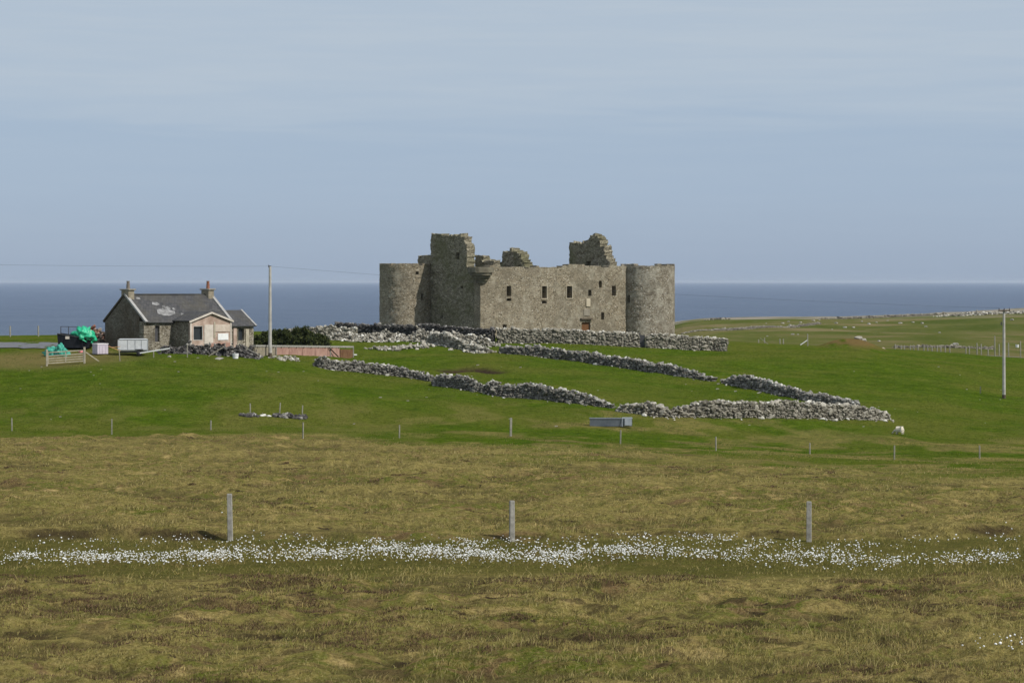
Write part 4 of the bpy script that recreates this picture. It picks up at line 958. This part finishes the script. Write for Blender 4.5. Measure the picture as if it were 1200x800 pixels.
def trailer():
    p = pos(156, 225.5); o = empty('box_trailer', p, 'pale grey box trailer parked at the cottage gable', 'trailer', rz=.12)
    mb = MB(); mb.slab([Vector((-1.3, -.6, .38)), Vector((1.3, -.6, .38)), Vector((1.3, -.6, 1.32)), Vector((1.18, -.6, 1.45)), Vector((-1.2, -.6, 1.45)), Vector((-1.3, -.6, 1.34))], (0, 1, 0), 1.2); mb.build('trailer_body', ALU, o, bevel=.03)
    mb = MB(); 
    for x in (-1.3, -.45, .2, .75, 1.3): mb.box((x, -.615, .95), (.05, .03, .88))
    mb.box((0, -.62, .5), (2.64, .04, .09)); mb.box((0, -.615, 1.4), (2.5, .03, .05)); mb.build('trim', simple('worn_trim', (.32,.33,.34), (.40,.41,.42), 4), o)
    mb = MB(); mb.box((0, 0, .30), (2.4, 1.0, .12)); mb.bar((1.2, 0, .42), (2.3, 0, .36), .08, .08); mb.build('chassis', DARKW, o)
    for s in (-.66, .66):
        mb = MB(); mb.tube((.55, s-.09, .25), (.55, s+.09, .25), .25, n=20); w = mb.build('wheel', RUBBER, o)
        mb = MB(); mb.tube((.55, s-.095, .25), (.55, s+.095, .25), .11, n=14); mb.build('rim', DARKW, w)
    mb = MB(); mb.box((.55, -.66, .53), (.7, .2, .05)); mb.build('mudguard', DARKW, o)
trailer()
def gate_hurdle():
    q0 = pos(55, 219); q1 = pos(99, 219.5); o = empty('field_gate', q0, 'weathered wooden barred gate between two posts below the skip', 'gate'); V = q1-q0; 
    def at_(f, z): return V*f+Vector((0, 0, z))
    for f in (0, 1): mb = MB(); mb.box(at_(f, .65), (.15, .15, 1.5)); mb.build('post', WOODT, o, bevel=.01)
    mb = MB(); 
    for z in (.22, .42, .62, .84, 1.14): mb.bar(at_(.02, z), at_(.98, z), .04, .085)
    mb.box(at_(.03, .68), (.08, .05, 1.05)); mb.box(at_(.97, .68), (.08, .05, 1.05)); mb.box(at_(.5, .68), (.07, .045, 1.0)); mb.build('barred_leaf', WOODT, o)
    q = pos(100.5, 219.6); e = pos(116, 220)
    mb = MB(); mb.bar(q+Vector((0, 0, .95))-q, e+Vector((0, 0, .05))-q, .10, .08); r = mb.build('leaning_prop', WOODT); r.location = q; tag(r, 'pale timber prop slanting down from the right post of the barred gate', 'timber')
gate_hurdle()
def plank(px, py, px2, py2, d, label, m=WOODT, w=.12, t=.05, cat='plank', name='plank'):
    a = pt(px, py, d); b = pt(px2, py2, d); a.z = max(a.z, g1(a.x, a.y)+.03); b.z = max(b.z, g1(b.x, b.y)+.03)
    mb = MB(); mb.bar(Vector((0, 0, 0)), b-a, w, t); o = mb.build(name, m); o.location = a; return tag(o, label, cat)
plank(127, 405.5, 141, 411, 222, 'orange timber lying between the crate and the grey trailer', ORANGE, .16)
plank(130, 407, 141, 406, 223, 'short orange board crossing the timber by the trailer', ORANGE, .12)
plank(244.5, 417, 262, 406.5, 219, 'pale plank leaning against the dark rubble before the porch', WOODT, .12)
plank(164, 413.5, 199, 408, 221, 'long white pipe lying aslant left of the rubble heap', WHITE, .12, .1, 'pipe', 'white_pipe')
plank(289, 408, 304, 416, 222, 'grey board sliding down the rubble mound beside the pink wall', WOOD, .14)
def bucket(px, py, r, h, label, m=WHITE, name='bucket', cat='bucket'):
    p = at(px, py); mb = MB(); mb.tube((0, 0, 0), (0, 0, h), r*.85, r, 18); mb.tube((0, 0, h), (0, 0, h+.04), r*1.06, r*1.06, 18); mb.tube((0, 0, h*.6), (0, 0, h*.65), r*1.01, r*1.01, 18)
    o = mb.build(name, m); o.location = p; return tag(o, label, cat)
bucket(276, 420, .27, .40, 'white drum standing on the grass before the dark rubble mound', name='drum', cat='drum')
def stone(px, py, s, label, m=ROCKP, group=None, name='boulder', flat=.6, cat='stone', d=None):
    p = at(px, py) if d is None else pos(px, d)
    C = np.array([[0, 0, s*flat*.35]]); o = rocks(name, C, np.array([[s, s*.8, s*flat]]), np.array([[random.random()*6, .15, .1]]), m, sub=2, rnd=np.array([random.uniform(.6, 1)]), origin=(0, 0, 0)); o.location = p
    return tag(o, label, cat, group)
stone(257, 421, .50, 'flat pale slab lying in the grass before the leaning plank', flat=.22, name='stone_slab')
stone(200, 412, .16, 'white round stone in the grass, upper of two below the pipe end'); stone(198.5, 418.5, .17, 'white round stone in the grass, lower of two below the pipe end')
stone(94.5, 413, .25, 'pink plastic lump behind the bars of the wooden gate', PINKO, name='plastic_float', cat='float', flat=.7)

def low_wall():
    q0 = at(299, 419); q1 = at(414, 418.5)
    o = empty('pink_wall', q0, 'long low pink rendered wall with a grey plank capping beside the left pole', 'wall'); V = q1-q0; zt = 1.12
    ln = Vector((V.x, V.y, 0)); Ln = ln.length; dr = ln/Ln; nr = Vector((dr.y, -dr.x, 0))
    def Q(f, z, off=0): v = V*f+nr*off; v.z = V.z*f+z; return v
    def seg(name, f0, f1, z0, z1, t, m, off=0):
        mb = MB(); mb.slab([Q(f0, z0, off), Q(f1, z0, off), Q(f1, z1, off), Q(f0, z1, off)], -nr, t); return mb.build(name, m, o)
    seg('wall_panel', .0, .185, -.3, zt-.1, .2, CHIM)
    for k in range(5): seg('wall_panel', .19+k*.132, .19+(k+1)*.132-.004, -.3, zt-.18, .2, PINKR)
    seg('wall_panel', .855, 1., -.3, zt-.35, .2, SOILM)
    seg('capping', 0, 1, zt-.17, zt, .3, WOOD, off=.05)
    for k in range(14):
        f = .02+k/13*.96; mb = MB(); mb.box(Q(f, zt-.20, .03), (.09, .07, .14)); mb.build('bracket', LINTEL, o)
    for f in (.19, .74, .995): mb = MB(); mb.box(Q(f, .45, .06), (.10, .1, 1.3)); mb.build('post', WOOD, o)
    q = Q(.76, .02, .2); mb = MB(); mb.bar(Q(.72, .95, .1), Q(.80, .05, .3), .12, .05); mb.build('broken_board', LINTEL, o)
    s = at(411, 417); r = MB(); r.box((0, 0, .12), (1.2, .5, .1), rz=.2); b = r.build('board', WHITE); b.location = s; tag(b, 'white board on the grass at the right end of the pink wall', 'board')
low_wall()

# bushes
def bush(px, d, w, h, dp, label, seed):
    p = pos(px, d); root = empty('bush', p, label, 'bush', 'dark bushes beside the cottage')
    r = np.random.default_rng(seed); mb = MB()
    for k in range(9):
        a = r.random()*6.28; e = Vector((math.cos(a)*w*.6*r.random(), math.sin(a)*dp*.5, h*r.uniform(.5, .9))); mb.tube((e.x*.25, e.y*.25, -.1), e, .05, .015, 5)
    mb.build('stem', LINTEL, root)
    nc = 95; cx = r.normal(0, w*.42, nc).clip(-w, w); cy = r.normal(0, dp*.4, nc); cz = r.uniform(.08, .95, nc)*h*np.sqrt(np.clip(1-(cx/w/1.15)**2, .08, 1))*(1+.15*r.normal(size=nc))
    n = 17000; ci = r.integers(0, nc, n); q = r.normal(size=(n, 3)); q /= np.linalg.norm(q, axis=1)[:, None]; q *= (r.random(n)**.5)[:, None]*np.array([.38, .38, .30])*(r.uniform(.6, 1.2, nc)[ci])[:, None]
    C = np.stack([cx[ci], cy[ci], cz[ci]], 1)+q; C[:, 2] = np.maximum(C[:, 2], .02)
    a1 = r.normal(size=(n, 3)); a1 /= np.linalg.norm(a1, axis=1)[:, None]; a2 = np.cross(a1, r.normal(size=(n, 3))); a2 /= np.linalg.norm(a2, axis=1)[:, None]
    s = r.uniform(.04, .10, n)[:, None]
    V = np.stack([C-a1*s, C+a2*s*.6, C+a1*s, C-a2*s*.6], 1).reshape(-1, 3); b = np.arange(n)*4
    o = np_mesh('foliage', V, quads=np.stack([b, b+1, b+2, b+3], 1), mat=FOL, rnd=np.repeat(r.random(n), 4)); o.parent = root
def fol():
    m, nt, b = mat('dark_foliage'); c = ramp(nt, attr(nt, 'rnd'), [(0, (.018,.026,.009)), (.5, (.036,.048,.014)), (.85, (.070,.080,.026)), (1, (.15,.15,.06))]); nt.links.new(c, b.inputs['Base Color']); return m
FOL = fol()
bush(351, 258, 2.1, 2.25, 1.0, 'tall domed dark green bush behind the pink wall', 1)
bush(328, 252, 1.7, 1.8, 1.0, 'dark bush straight behind the left utility pole', 2)
bush(307, 246, 1.2, 1.25, .8, 'smaller dark bush between the cottage wing and the pole', 3)
bush(372, 266, 1.2, 1.2, .8, 'low trailing dark bush at the right end of the bush row', 4)
stone(366, 404, .35, 'pale boulder under the low bush behind the pink wall')

# utility poles and cables
def pole(px, py, top_py, label, arm):
    p = at(px, py); h = (py-top_py)/F*p.y
    o = empty('utility_pole', p, label, 'utility pole', 'utility poles')
    mb = MB(); mb.tube((0, 0, -.5), (0, 0, h), .165, .115, 14); mb.build('pole_shaft', POLEW, o, smooth=False)
    mb = MB(); mb.tube((0, 0, -.1), (0, 0, .35), .18, .17, 14); mb.build('base_sleeve', LINTEL, o)
    if arm:
        mb = MB(); mb.box((0, -.16, h-.12), (1.15, .10, .12), rz=.1); mb.build('crossarm', LINTEL, o)
        for x in (-.5, .5, 0): mb = MB(); mb.tube((x, -.16, h-.06), (x, -.16, h+.14), .05, .035, 8); mb.build('insulator', INSUL, o)
        mb = MB(); mb.box((-.28, -.14, h-1.35), (.12, .1, .3)); mb.build('bracket_box', DARKW, o)
    else:
        mb = MB(); mb.tube((-.12, 0, h-.1), (-.12, 0, h+.12), .05, .04, 8); mb.build('insulator', INSUL, o)
        mb = MB(); mb.tube((0, 0, h), (0, 0, h+.05), .13, .10, 12); mb.build('cap', DARKW, o)
    return p+Vector((0, 0, h))
PL = pole(316.5, 418, 312, 'tall pale utility pole beside the pink wall and dark bush', False)
PR = pole(1176.5, 467, 363, 'pale utility pole with a dark crossarm standing in the right field', True)
def cable(a, b, sag, label, r=.008):
    V = []; Fc = []; n = 48
    for i in range(n+1):
        t = i/n; c = a.lerp(b, t); c.z -= 4*sag*t*(1-t)
        for k in range(3): an = 2*math.pi*k/3; V.append(c-a+Vector((0, math.cos(an)*r, math.sin(an)*r)))
    for i in range(n):
        for k in range(3): Fc.append((i*3+k, i*3+(k+1) % 3, i*3+3+(k+1) % 3, i*3+3+k))
    o = mesh_obj('overhead_cable', V, Fc, DARKW); o.location = a; tag(o, label, 'cable')
cable(PL, pt(-420, 300, 205), .25, 'thin overhead cable running left from the tall pale pole')
cable(PL, PR+Vector((-.5, -.16, .14)), .45, 'thin overhead cable spanning from the left pole to the right pole')

# ------------------------------------------------------------------ fence posts
def make_post(h, w, m=WOOD):
    mb = MB(); mb.box((0, 0, h/2-.15), (w, w, h+.3), taper=.94); mb.slab([Vector((-w*.47, -w*.47, h)), Vector((w*.47, -w*.47, h)), Vector((w*.47, w*.47, h)), Vector((-w*.47, w*.47, h))], (0, 0, 1), .012)
    return mb.build('fence_post', m, wob=w*.04, bevel=w*.08)
ORD = ['first', 'second', 'third', 'fourth', 'fifth', 'sixth', 'seventh', 'eighth', 'ninth', 'tenth', 'eleventh', 'twelfth']
fg = [(270, 628, 579, 'grey square fence post, tallest and leftmost of three at the cotton grass'), (600, 633, 587, 'grey square fence post, middle one of three standing in the cotton grass'), (948, 630, 588, 'grey square fence post, rightmost of three beside dark bare peat')]
src = None
for px, py, ty, lab in fg:
    p = at(px, py); p = pos(px, 74.8); h = (py-ty)/F*p.y
    o = make_post(1.0, .145) if src is None else src.copy()
    if src is None: src = o
    else: COL.objects.link(o)
    zt = -(ty-HY)/F*p.y; o.location = p; o.scale = (1, 1, max(.9, (zt-p.z))); o.rotation_euler = (random.gauss(0, .01), random.gauss(0, .015), random.uniform(-.3, .5)); tag(o, lab, 'fence post', 'fence posts at the cotton grass')
WOODM = simple('grey_field_post_wood', (.20,.19,.15), (.33,.31,.26), 4)
mid = [(14, 505, 490), (131, 509, 491), (247, 504, 493), (355, 514, 496), (468, 513, 498), (598.5, 511, 490), (727, 520, 504), (839, 528, 512), (949, 532, 519), (1048, 538, 522), (1148, 537, 522)]
src = None
for i, (px, py, ty) in enumerate(mid):
    p = at(px, py); h = (py-ty)/F*p.y
    o = make_post(1.0, .10, WOODM) if src is None else src.copy()
    if src is None: src = o
    else: COL.objects.link(o)
    o.location = p; o.scale = (1.5 if i == 5 else .75, 1.5 if i == 5 else .75, h); o.rotation_euler = (random.gauss(0, .02), random.gauss(0, .02), random.uniform(0, 1))
    tag(o, f'thin grey fence post, {ORD[i]} from the left in the row along the green field edge' if i != 5 else 'stouter pale fence post in the middle of the row along the green field edge', 'fence post', 'fence posts along the field edge')
for px, py, ty, lab in ((293.5, 487, 473, 'thin pale stake, leftmost of three at the dark stones in the green field'), (327.5, 487, 472, 'thin pale stake, middle of three at the dark stones in the green field'), (354, 489, 475, 'thin pale stake, rightmost of three at the dark stones in the green field'),
                        (219.5, 419, 404, 'grey stake in front of the cottage rubble, left of the leaning plank'), (140.5, 423, 409, 'grey stake standing below the grey trailer'), (263, 416, 402, 'short grey stake at the top of the leaning plank'), (180, 419, 409, 'thin stake right of the trailer near the white pipe'),
                        (1149, 461, 453, 'short white stake in the grass left of the right pole')):
    p = at(px, py); o = src.copy(); COL.objects.link(o); o.location = p; o.scale = (.75, .75, (py-ty)/F*p.y); o.rotation_euler = (.03, random.gauss(0, .04), .4); tag(o, lab, 'stake')
# far fence beyond the brow on the right
k = 0
for i in range(15):
    px = 1050+i*5.3+random.uniform(-1, 1)
    if i > 12: px = 1128+(i-12)*4
    p = pos(px, 352+2.0*math.sin(i)); o = src.copy(); COL.objects.link(o); zt = -(404+.12*i+random.uniform(-1, .5)-HY)/F*p.y
    o.location = p; o.scale = (1.2, 1.2, max(.9, zt-p.z)); tag(o, 'pale fence post in the close row beyond the brow of the right field', 'fence post', 'close set fence posts beyond the brow')
for i, (px, ty) in enumerate(((1145, 402), (1150, 403), (1166, 394), (1171, 403), (1182, 402), (1196, 400), (889, 398), (896, 396), (914, 397), (918, 397), (1158, 409))):
    p = pos(px, 345); o = src.copy(); COL.objects.link(o); zt = -(ty-HY)/F*p.y; o.location = p; o.scale = (1.2, 1.2, max(.8, zt-p.z)); tag(o, 'scattered pale post standing just beyond the brow of the right field', 'fence post', 'scattered posts beyond the brow')
for px in (12, 45):
    p = pos(px, 322); o = src.copy(); COL.objects.link(o); o.location = p; o.scale = (1.6, 1.6, 1.35); tag(o, 'pale post against the sea, %s of two on the verge beyond the road' % ('left' if px == 12 else 'right'), 'fence post')
plank(891, 396, 900, 403, 318, 'dark grey fallen rail leaning by the posts right of the yard wall', WOOD, .12)
q = plank(938, 404, 946, 398.5, 318, 'white board propped aslant on the brow left of the brown mound', WHITE, .45, .06, 'board', 'board')
p = pos(946.5, 318.5); o = src.copy(); COL.objects.link(o); o.location = p; o.scale = (1.1, 1.1, 1.5); tag(o, 'grey post holding up the white board on the brow', 'fence post')
bucket(1192, 407, .34, .5, 'white drum standing beyond the brow near the right edge', name='drum', cat='drum')

# stones by the three stakes
pile('stone_heap', [at(285, 487.5), at(300, 488)], 34, .22, .30, .15, 'small dark heap of stones at the leftmost thin stake', ROCKD)
pile('stone_heap', [at(322, 488), at(338, 489.5), at(357, 491)], 90, .18, .34, .25, 'dark low line of stones below the two right stakes in the field', ROCKD)
stone(308, 487.5, .26, 'white flat stone between the thin stakes, left of two', flat=.4); stone(315, 488, .22, 'white flat stone between the thin stakes, right of two', flat=.4); stone(335, 486.5, .32, 'pale flat stone on the dark line of stones', flat=.5)

# trough
def trough():
    p0 = at(716, 500); o = empty('water_trough', p0, 'blue grey galvanised trough lying in the grass below the dyke', 'trough', rz=-.03)
    L = 3.15; w = .62; h = .62; mb = MB()
    prof = [(-w/2, h), (w/2, h), (w/2-.10, .03), (-w/2+.10, .03)]
    V = [Vector((x, y, z)) for x in (-L/2, L/2) for y, z in prof]; Vi = [Vector((x*.975, y*.92, z if z > .3 else z+.04)) for x, y, z in [v[:] for v in V]]
    mb.add(V, [(0, 3, 7, 4), (1, 5, 6, 2), (2, 6, 7, 3), (0, 1, 2, 3), (4, 7, 6, 5)]); mb.add(Vi, [(0, 4, 7, 3), (1, 2, 6, 5), (2, 3, 7, 6), (0, 3, 2, 1), (4, 5, 6, 7)]); n = 0
    mb.add(V[:2]+V[4:6]+Vi[:2]+Vi[4:6], [(0, 1, 5, 4), (2, 6, 7, 3), (0, 4, 6, 2), (1, 3, 7, 5)]); mb.build('tank', GALV, o)
    mb = MB(); mb.bar((-L/2, -w/2, h), (L/2, -w/2, h), .05, .05); mb.bar((-L/2, w/2, h), (L/2, w/2, h), .05, .05); mb.bar((-L/2, -w/2, h), (-L/2, w/2, h), .05, .05); mb.bar((L/2, -w/2, h), (L/2, w/2, h), .05, .05); mb.build('rim', simple('rim_steel', (.20,.22,.24), (.28,.30,.32), 4), o)
    mb = MB(); mb.slab([Vector((L/2-.75, -w/2-.02, h+.02)), Vector((L/2, -w/2-.02, h+.02)), Vector((L/2, w/2+.02, h+.02)), Vector((L/2-.75, w/2+.02, h+.02))], (0, 0, 1), .03); mb.box((L/2-.74, -w/2-.03, .34), (.05, .04, .66)); mb.box((L/2-.30, -w/2-.02, .36), (.52, .03, .5)); mb.build('valve_cover', simple('pale_steel', (.28,.31,.34), (.38,.41,.44), 4), o)
trough()

# sheep grazing, rump to the right
def sheep():
    p = at(1054, 509.5); me = bpy.data.meshes.new('sheep')
    J = [((0, 0, .44), .25), ((.26, 0, .43), .23), ((.36, 0, .36), .10), ((-.24, 0, .43), .21), ((-.42, .02, .34), .11), ((-.54, .04, .22), .08), ((-.64, .05, .12), .065), ((-.70, .05, .06), .045),
         ((-.22, -.11, .24), .07), ((-.22, -.12, .03), .035), ((-.20, .12, .24), .07), ((-.24, .13, .03), .035), ((.26, -.12, .26), .10), ((.30, -.12, .13), .045), ((.27, -.12, .03), .04), ((.28, .12, .26), .10), ((.32, .12, .13), .045), ((.28, .12, .03), .04)]
    E = [(0, 1), (1, 2), (0, 3), (3, 4), (4, 5), (5, 6), (6, 7), (3, 8), (8, 9), (3, 10), (10, 11), (1, 12), (12, 13), (13, 14), (1, 15), (15, 16), (16, 17)]
    me.from_pydata([j[0] for j in J], E, []); o = bpy.data.objects.new('sheep', me); COL.objects.link(o)
    sk = o.modifiers.new('s', 'SKIN'); ss = o.modifiers.new('u', 'SUBSURF'); ss.levels = ss.render_levels = 2
    for v, j in zip(me.skin_vertices[0].data, J): v.radius = (j[1], j[1])
    me.skin_vertices[0].data[0].use_root = True
    dg = bpy.context.evaluated_depsgraph_get(); m2 = bpy.data.meshes.new_from_object(o.evaluated_get(dg)); bpy.data.objects.remove(o)
    for v in m2.vertices:
        if v.co.x > -.4 and v.co.z > .22: v.co += v.co.normalized()*.03*mnoise.noise(v.co*14)
    m2.materials.clear(); m2.materials.append(WOOL); s = bpy.data.objects.new('sheep', m2); COL.objects.link(s); s.location = p; s.rotation_euler = (0, 0, -.5); s.scale = (.9, .95, .95)
    tag(s, 'cream woolly sheep grazing with its rump to the right', 'sheep')
    f = simple('sheep_skin', (.20,.17,.14), (.30,.26,.21), 8)
    for y in (-.06, .15):
        sg = -1 if y < 0 else 1; mb = MB(); mb.add([(-.50, y*.6, .29), (-.50, y+.09*sg, .31), (-.54, y+.06*sg, .24), (-.53, y, .24)], [(0, 1, 2), (0, 2, 3), (0, 3, 1), (1, 3, 2)]); mb.build('ear', f, s)
sheep()

# brown mound's boulders
_m = at(998, 409).y
for px_, s_, dz_, lab_, fl_ in ((1006, .50, 1.12, 'grey boulder perched on the brown earth mound, larger of two', .8), (1012, .36, 1.0, 'smaller white boulder touching the big one on the brown mound', .9)):
    b_ = stone(px_, 405, s_, lab_, ROCKP, flat=fl_, d=_m+.6); b_.location.z += dz_
stone(1034, 411, .42, 'reddish brown stone at the right foot of the brown mound', bpy.data.materials['red_rubble'], flat=.7)
# far dykes
ROCKF = rock_mat('far_dyke_stone', [(0, (.10,.09,.07)), (.6, (.19,.17,.135)), (1, (.30,.275,.22))], (.27,.25,.20))
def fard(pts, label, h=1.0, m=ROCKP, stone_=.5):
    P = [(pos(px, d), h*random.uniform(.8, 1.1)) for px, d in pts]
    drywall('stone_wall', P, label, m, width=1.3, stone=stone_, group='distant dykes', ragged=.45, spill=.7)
fard([(800, 640), (850, 660), (900, 700), (960, 760)], 'low distant dyke curving right from behind the round tower', .35, ROCKF, stone_=.36)
fard([(960, 900), (1000, 905), (1060, 915), (1110, 925)], 'thin distant dyke along the right skyline left of the pale rocks', .45, ROCKF, stone_=.6)
fard([(1048, 470), (1090, 472), (1124, 474), (1165, 476)], 'ruined low line of stones beyond the close set fence posts', .3, ROCKF, stone_=.35)
pile('rock_outcrop', [pos(1112, 880), pos(1128, 880), pos(1150, 885), pos(1172, 890), pos(1215, 890)], 420, 3.2, .8, 1.1, 'pale rocky shore outcrop on the right skyline behind the pole', cat='outcrop')
pile('rock_outcrop', [pos(835, 860), pos(848, 865)], 50, 1.6, .8, .8, 'small pale outcrop on the distant knoll right of the tower', ROCKF, cat='outcrop')
far_st = [(917,379),(924,377),(926,381),(938,378),(953,376),(960,375),(980,379),(929,392),(935,392),(990,384),(1000,384),(1018,380),(1027,378),(1081,379),(1085,383),(1101,390),(1010,377),(1040,376),(975,386),(1120,404),(898,379),(862,373),(1186,375),(1055,379),(899,394),(1030,400),(1070,378)]
proto = None
for px, py in far_st:
    p = at(px, py); 
    if proto is None: proto = stone(px, py, 1.1, 'pale boulder lying on the distant pasture', ROCK, group='boulders on the distant pasture'); o = proto
    else: o = proto.copy(); COL.objects.link(o)
    o.location = p; s = random.uniform(.25, .75); o.scale = (s*random.uniform(.7, 1.4), s*.8, s*.6); o.rotation_euler = (0, 0, random.random()*6)
proto = None
for i in range(64):
    px = random.uniform(20, 1180); py = random.uniform(430, 500)
    if i < 16: px, py = [(268,418),(232,420),(205,424),(500,466),(478,470),(446,466),(415,497),(560,428),(610,431),(842,450),(841,456),(862,459),(889,461),(652,500),(1012,500),(1100,430)][i]
    p = at(px, py); s = random.choice([.035, .045, .055, .07]) if i >= 16 else random.uniform(.07, .13)
    if proto is None: proto = stone(px, py, 1, 'small white stone lying loose on the green turf', group='loose stones on the green turf'); o = proto
    else: o = proto.copy(); COL.objects.link(o)
    o.location = p; o.scale = (s*1.3, s, s)

# ------------------------------------------------------------------ light, sky, camera
SUN_EL = math.radians(46); sx, sy = .80, -.50; l = math.hypot(sx, sy); sx /= l; sy /= l
sd = Vector((sx*math.cos(SUN_EL), sy*math.cos(SUN_EL), math.sin(SUN_EL)))
sun = bpy.data.lights.new('sun', 'SUN'); sun.energy = 4.1; sun.angle = math.radians(.6); sun.color = (1, .955, .88)
so = bpy.data.objects.new('sun', sun); COL.objects.link(so); so.rotation_euler = sd.to_track_quat('Z', 'Y').to_euler(); so.location = (60, -40, 80)
w = bpy.data.worlds.new('World'); SC.world = w; w.use_nodes = True; nt = w.node_tree; bg = nt.nodes['Background']
sky = N(nt, 'ShaderNodeTexSky', sky_type='NISHITA'); sky.sun_disc = False; sky.sun_elevation = SUN_EL; sky.sun_rotation = math.atan2(sx, sy)
sky.air_density = 1.0; sky.dust_density = .6; sky.ozone_density = 1.2
tc = N(nt, 'ShaderNodeTexCoord').outputs['Generated']; sep = N(nt, 'ShaderNodeSeparateXYZ'); nt.links.new(tc, sep.inputs[0]); zc = sep.outputs[2]
st = stretch(nt, tc, (5, 5, 60)); n1 = noise_n(nt, st, 1.2, 6, .55, .6); st2 = stretch(nt, tc, (9, 9, 150)); n2 = noise_n(nt, st2, 1.5, 6, .6, .3)
edge = math_n(nt, 'ADD', zc, math_n(nt, 'MULTIPLY', math_n(nt, 'SUBTRACT', n1, .5), .05))
deck = ramp(nt, edge, [(.0, (0,0,0)), (.060, (0,0,0)), (.068, (.5,.5,.5)), (.09, (.8,.8,.8)), (.4, (.5,.5,.5))])
streak = math_n(nt, 'MULTIPLY', ramp(nt, n2, [(.40, (0,0,0)), (.64, (.75,.75,.75))]), ramp(nt, zc, [(.01, (.15,.15,.15)), (.06, (.5,.5,.5)), (.075, (1,1,1))]))
fac = math_n(nt, 'ADD', math_n(nt, 'MULTIPLY', deck, .85), math_n(nt, 'MULTIPLY', streak, .35), True)
veil = ramp(nt, zc, [(0, (3.5,4.5,6.15)), (.035, (3.95,5.1,6.85)), (.11, (4.35,5.5,7.1)), (.4, (5.8,6.7,8.2)), (1, (6.4,7.3,8.8))])
base = mixc(nt, .86, sky.outputs[0], veil)
col = mixc(nt, fac, base, (5.2,6.1,7.1))
nt.links.new(col, bg.inputs[0]); bg.inputs[1].default_value = .09
hz = bpy.data.materials.new('haze_air'); hz.use_nodes = True; hn = hz.node_tree; hn.nodes.remove(hn.nodes['Principled BSDF'])
pv = N(hn, 'ShaderNodeVolumePrincipled'); pv.inputs['Density'].default_value = 3.0e-5; pv.inputs['Color'].default_value = (.80, .88, 1, 1); pv.inputs['Anisotropy'].default_value = .2
hn.links.new(pv.outputs[0], [n_ for n_ in hn.nodes if n_.type == 'OUTPUT_MATERIAL'][0].inputs['Volume'])
hb = MB(); hb.box((0, 0, -17), (124000, 124000, 62)); hz_o = hb.build('haze', hz); tag(hz_o, kind='stuff')
cam = bpy.data.cameras.new('camera'); co = bpy.data.objects.new('camera', cam); COL.objects.link(co); SC.camera = co
co.location = (0, 0, 0); co.rotation_euler = (math.pi/2, 0, 0); cam.sensor_width = 36; cam.lens = 90; cam.shift_y = -70/1200; cam.clip_end = 120000; cam.clip_start = .5
SC.view_settings.view_transform = 'Standard'; SC.view_settings.look = 'None'; SC.view_settings.exposure = 0; SC.view_settings.gamma = 1
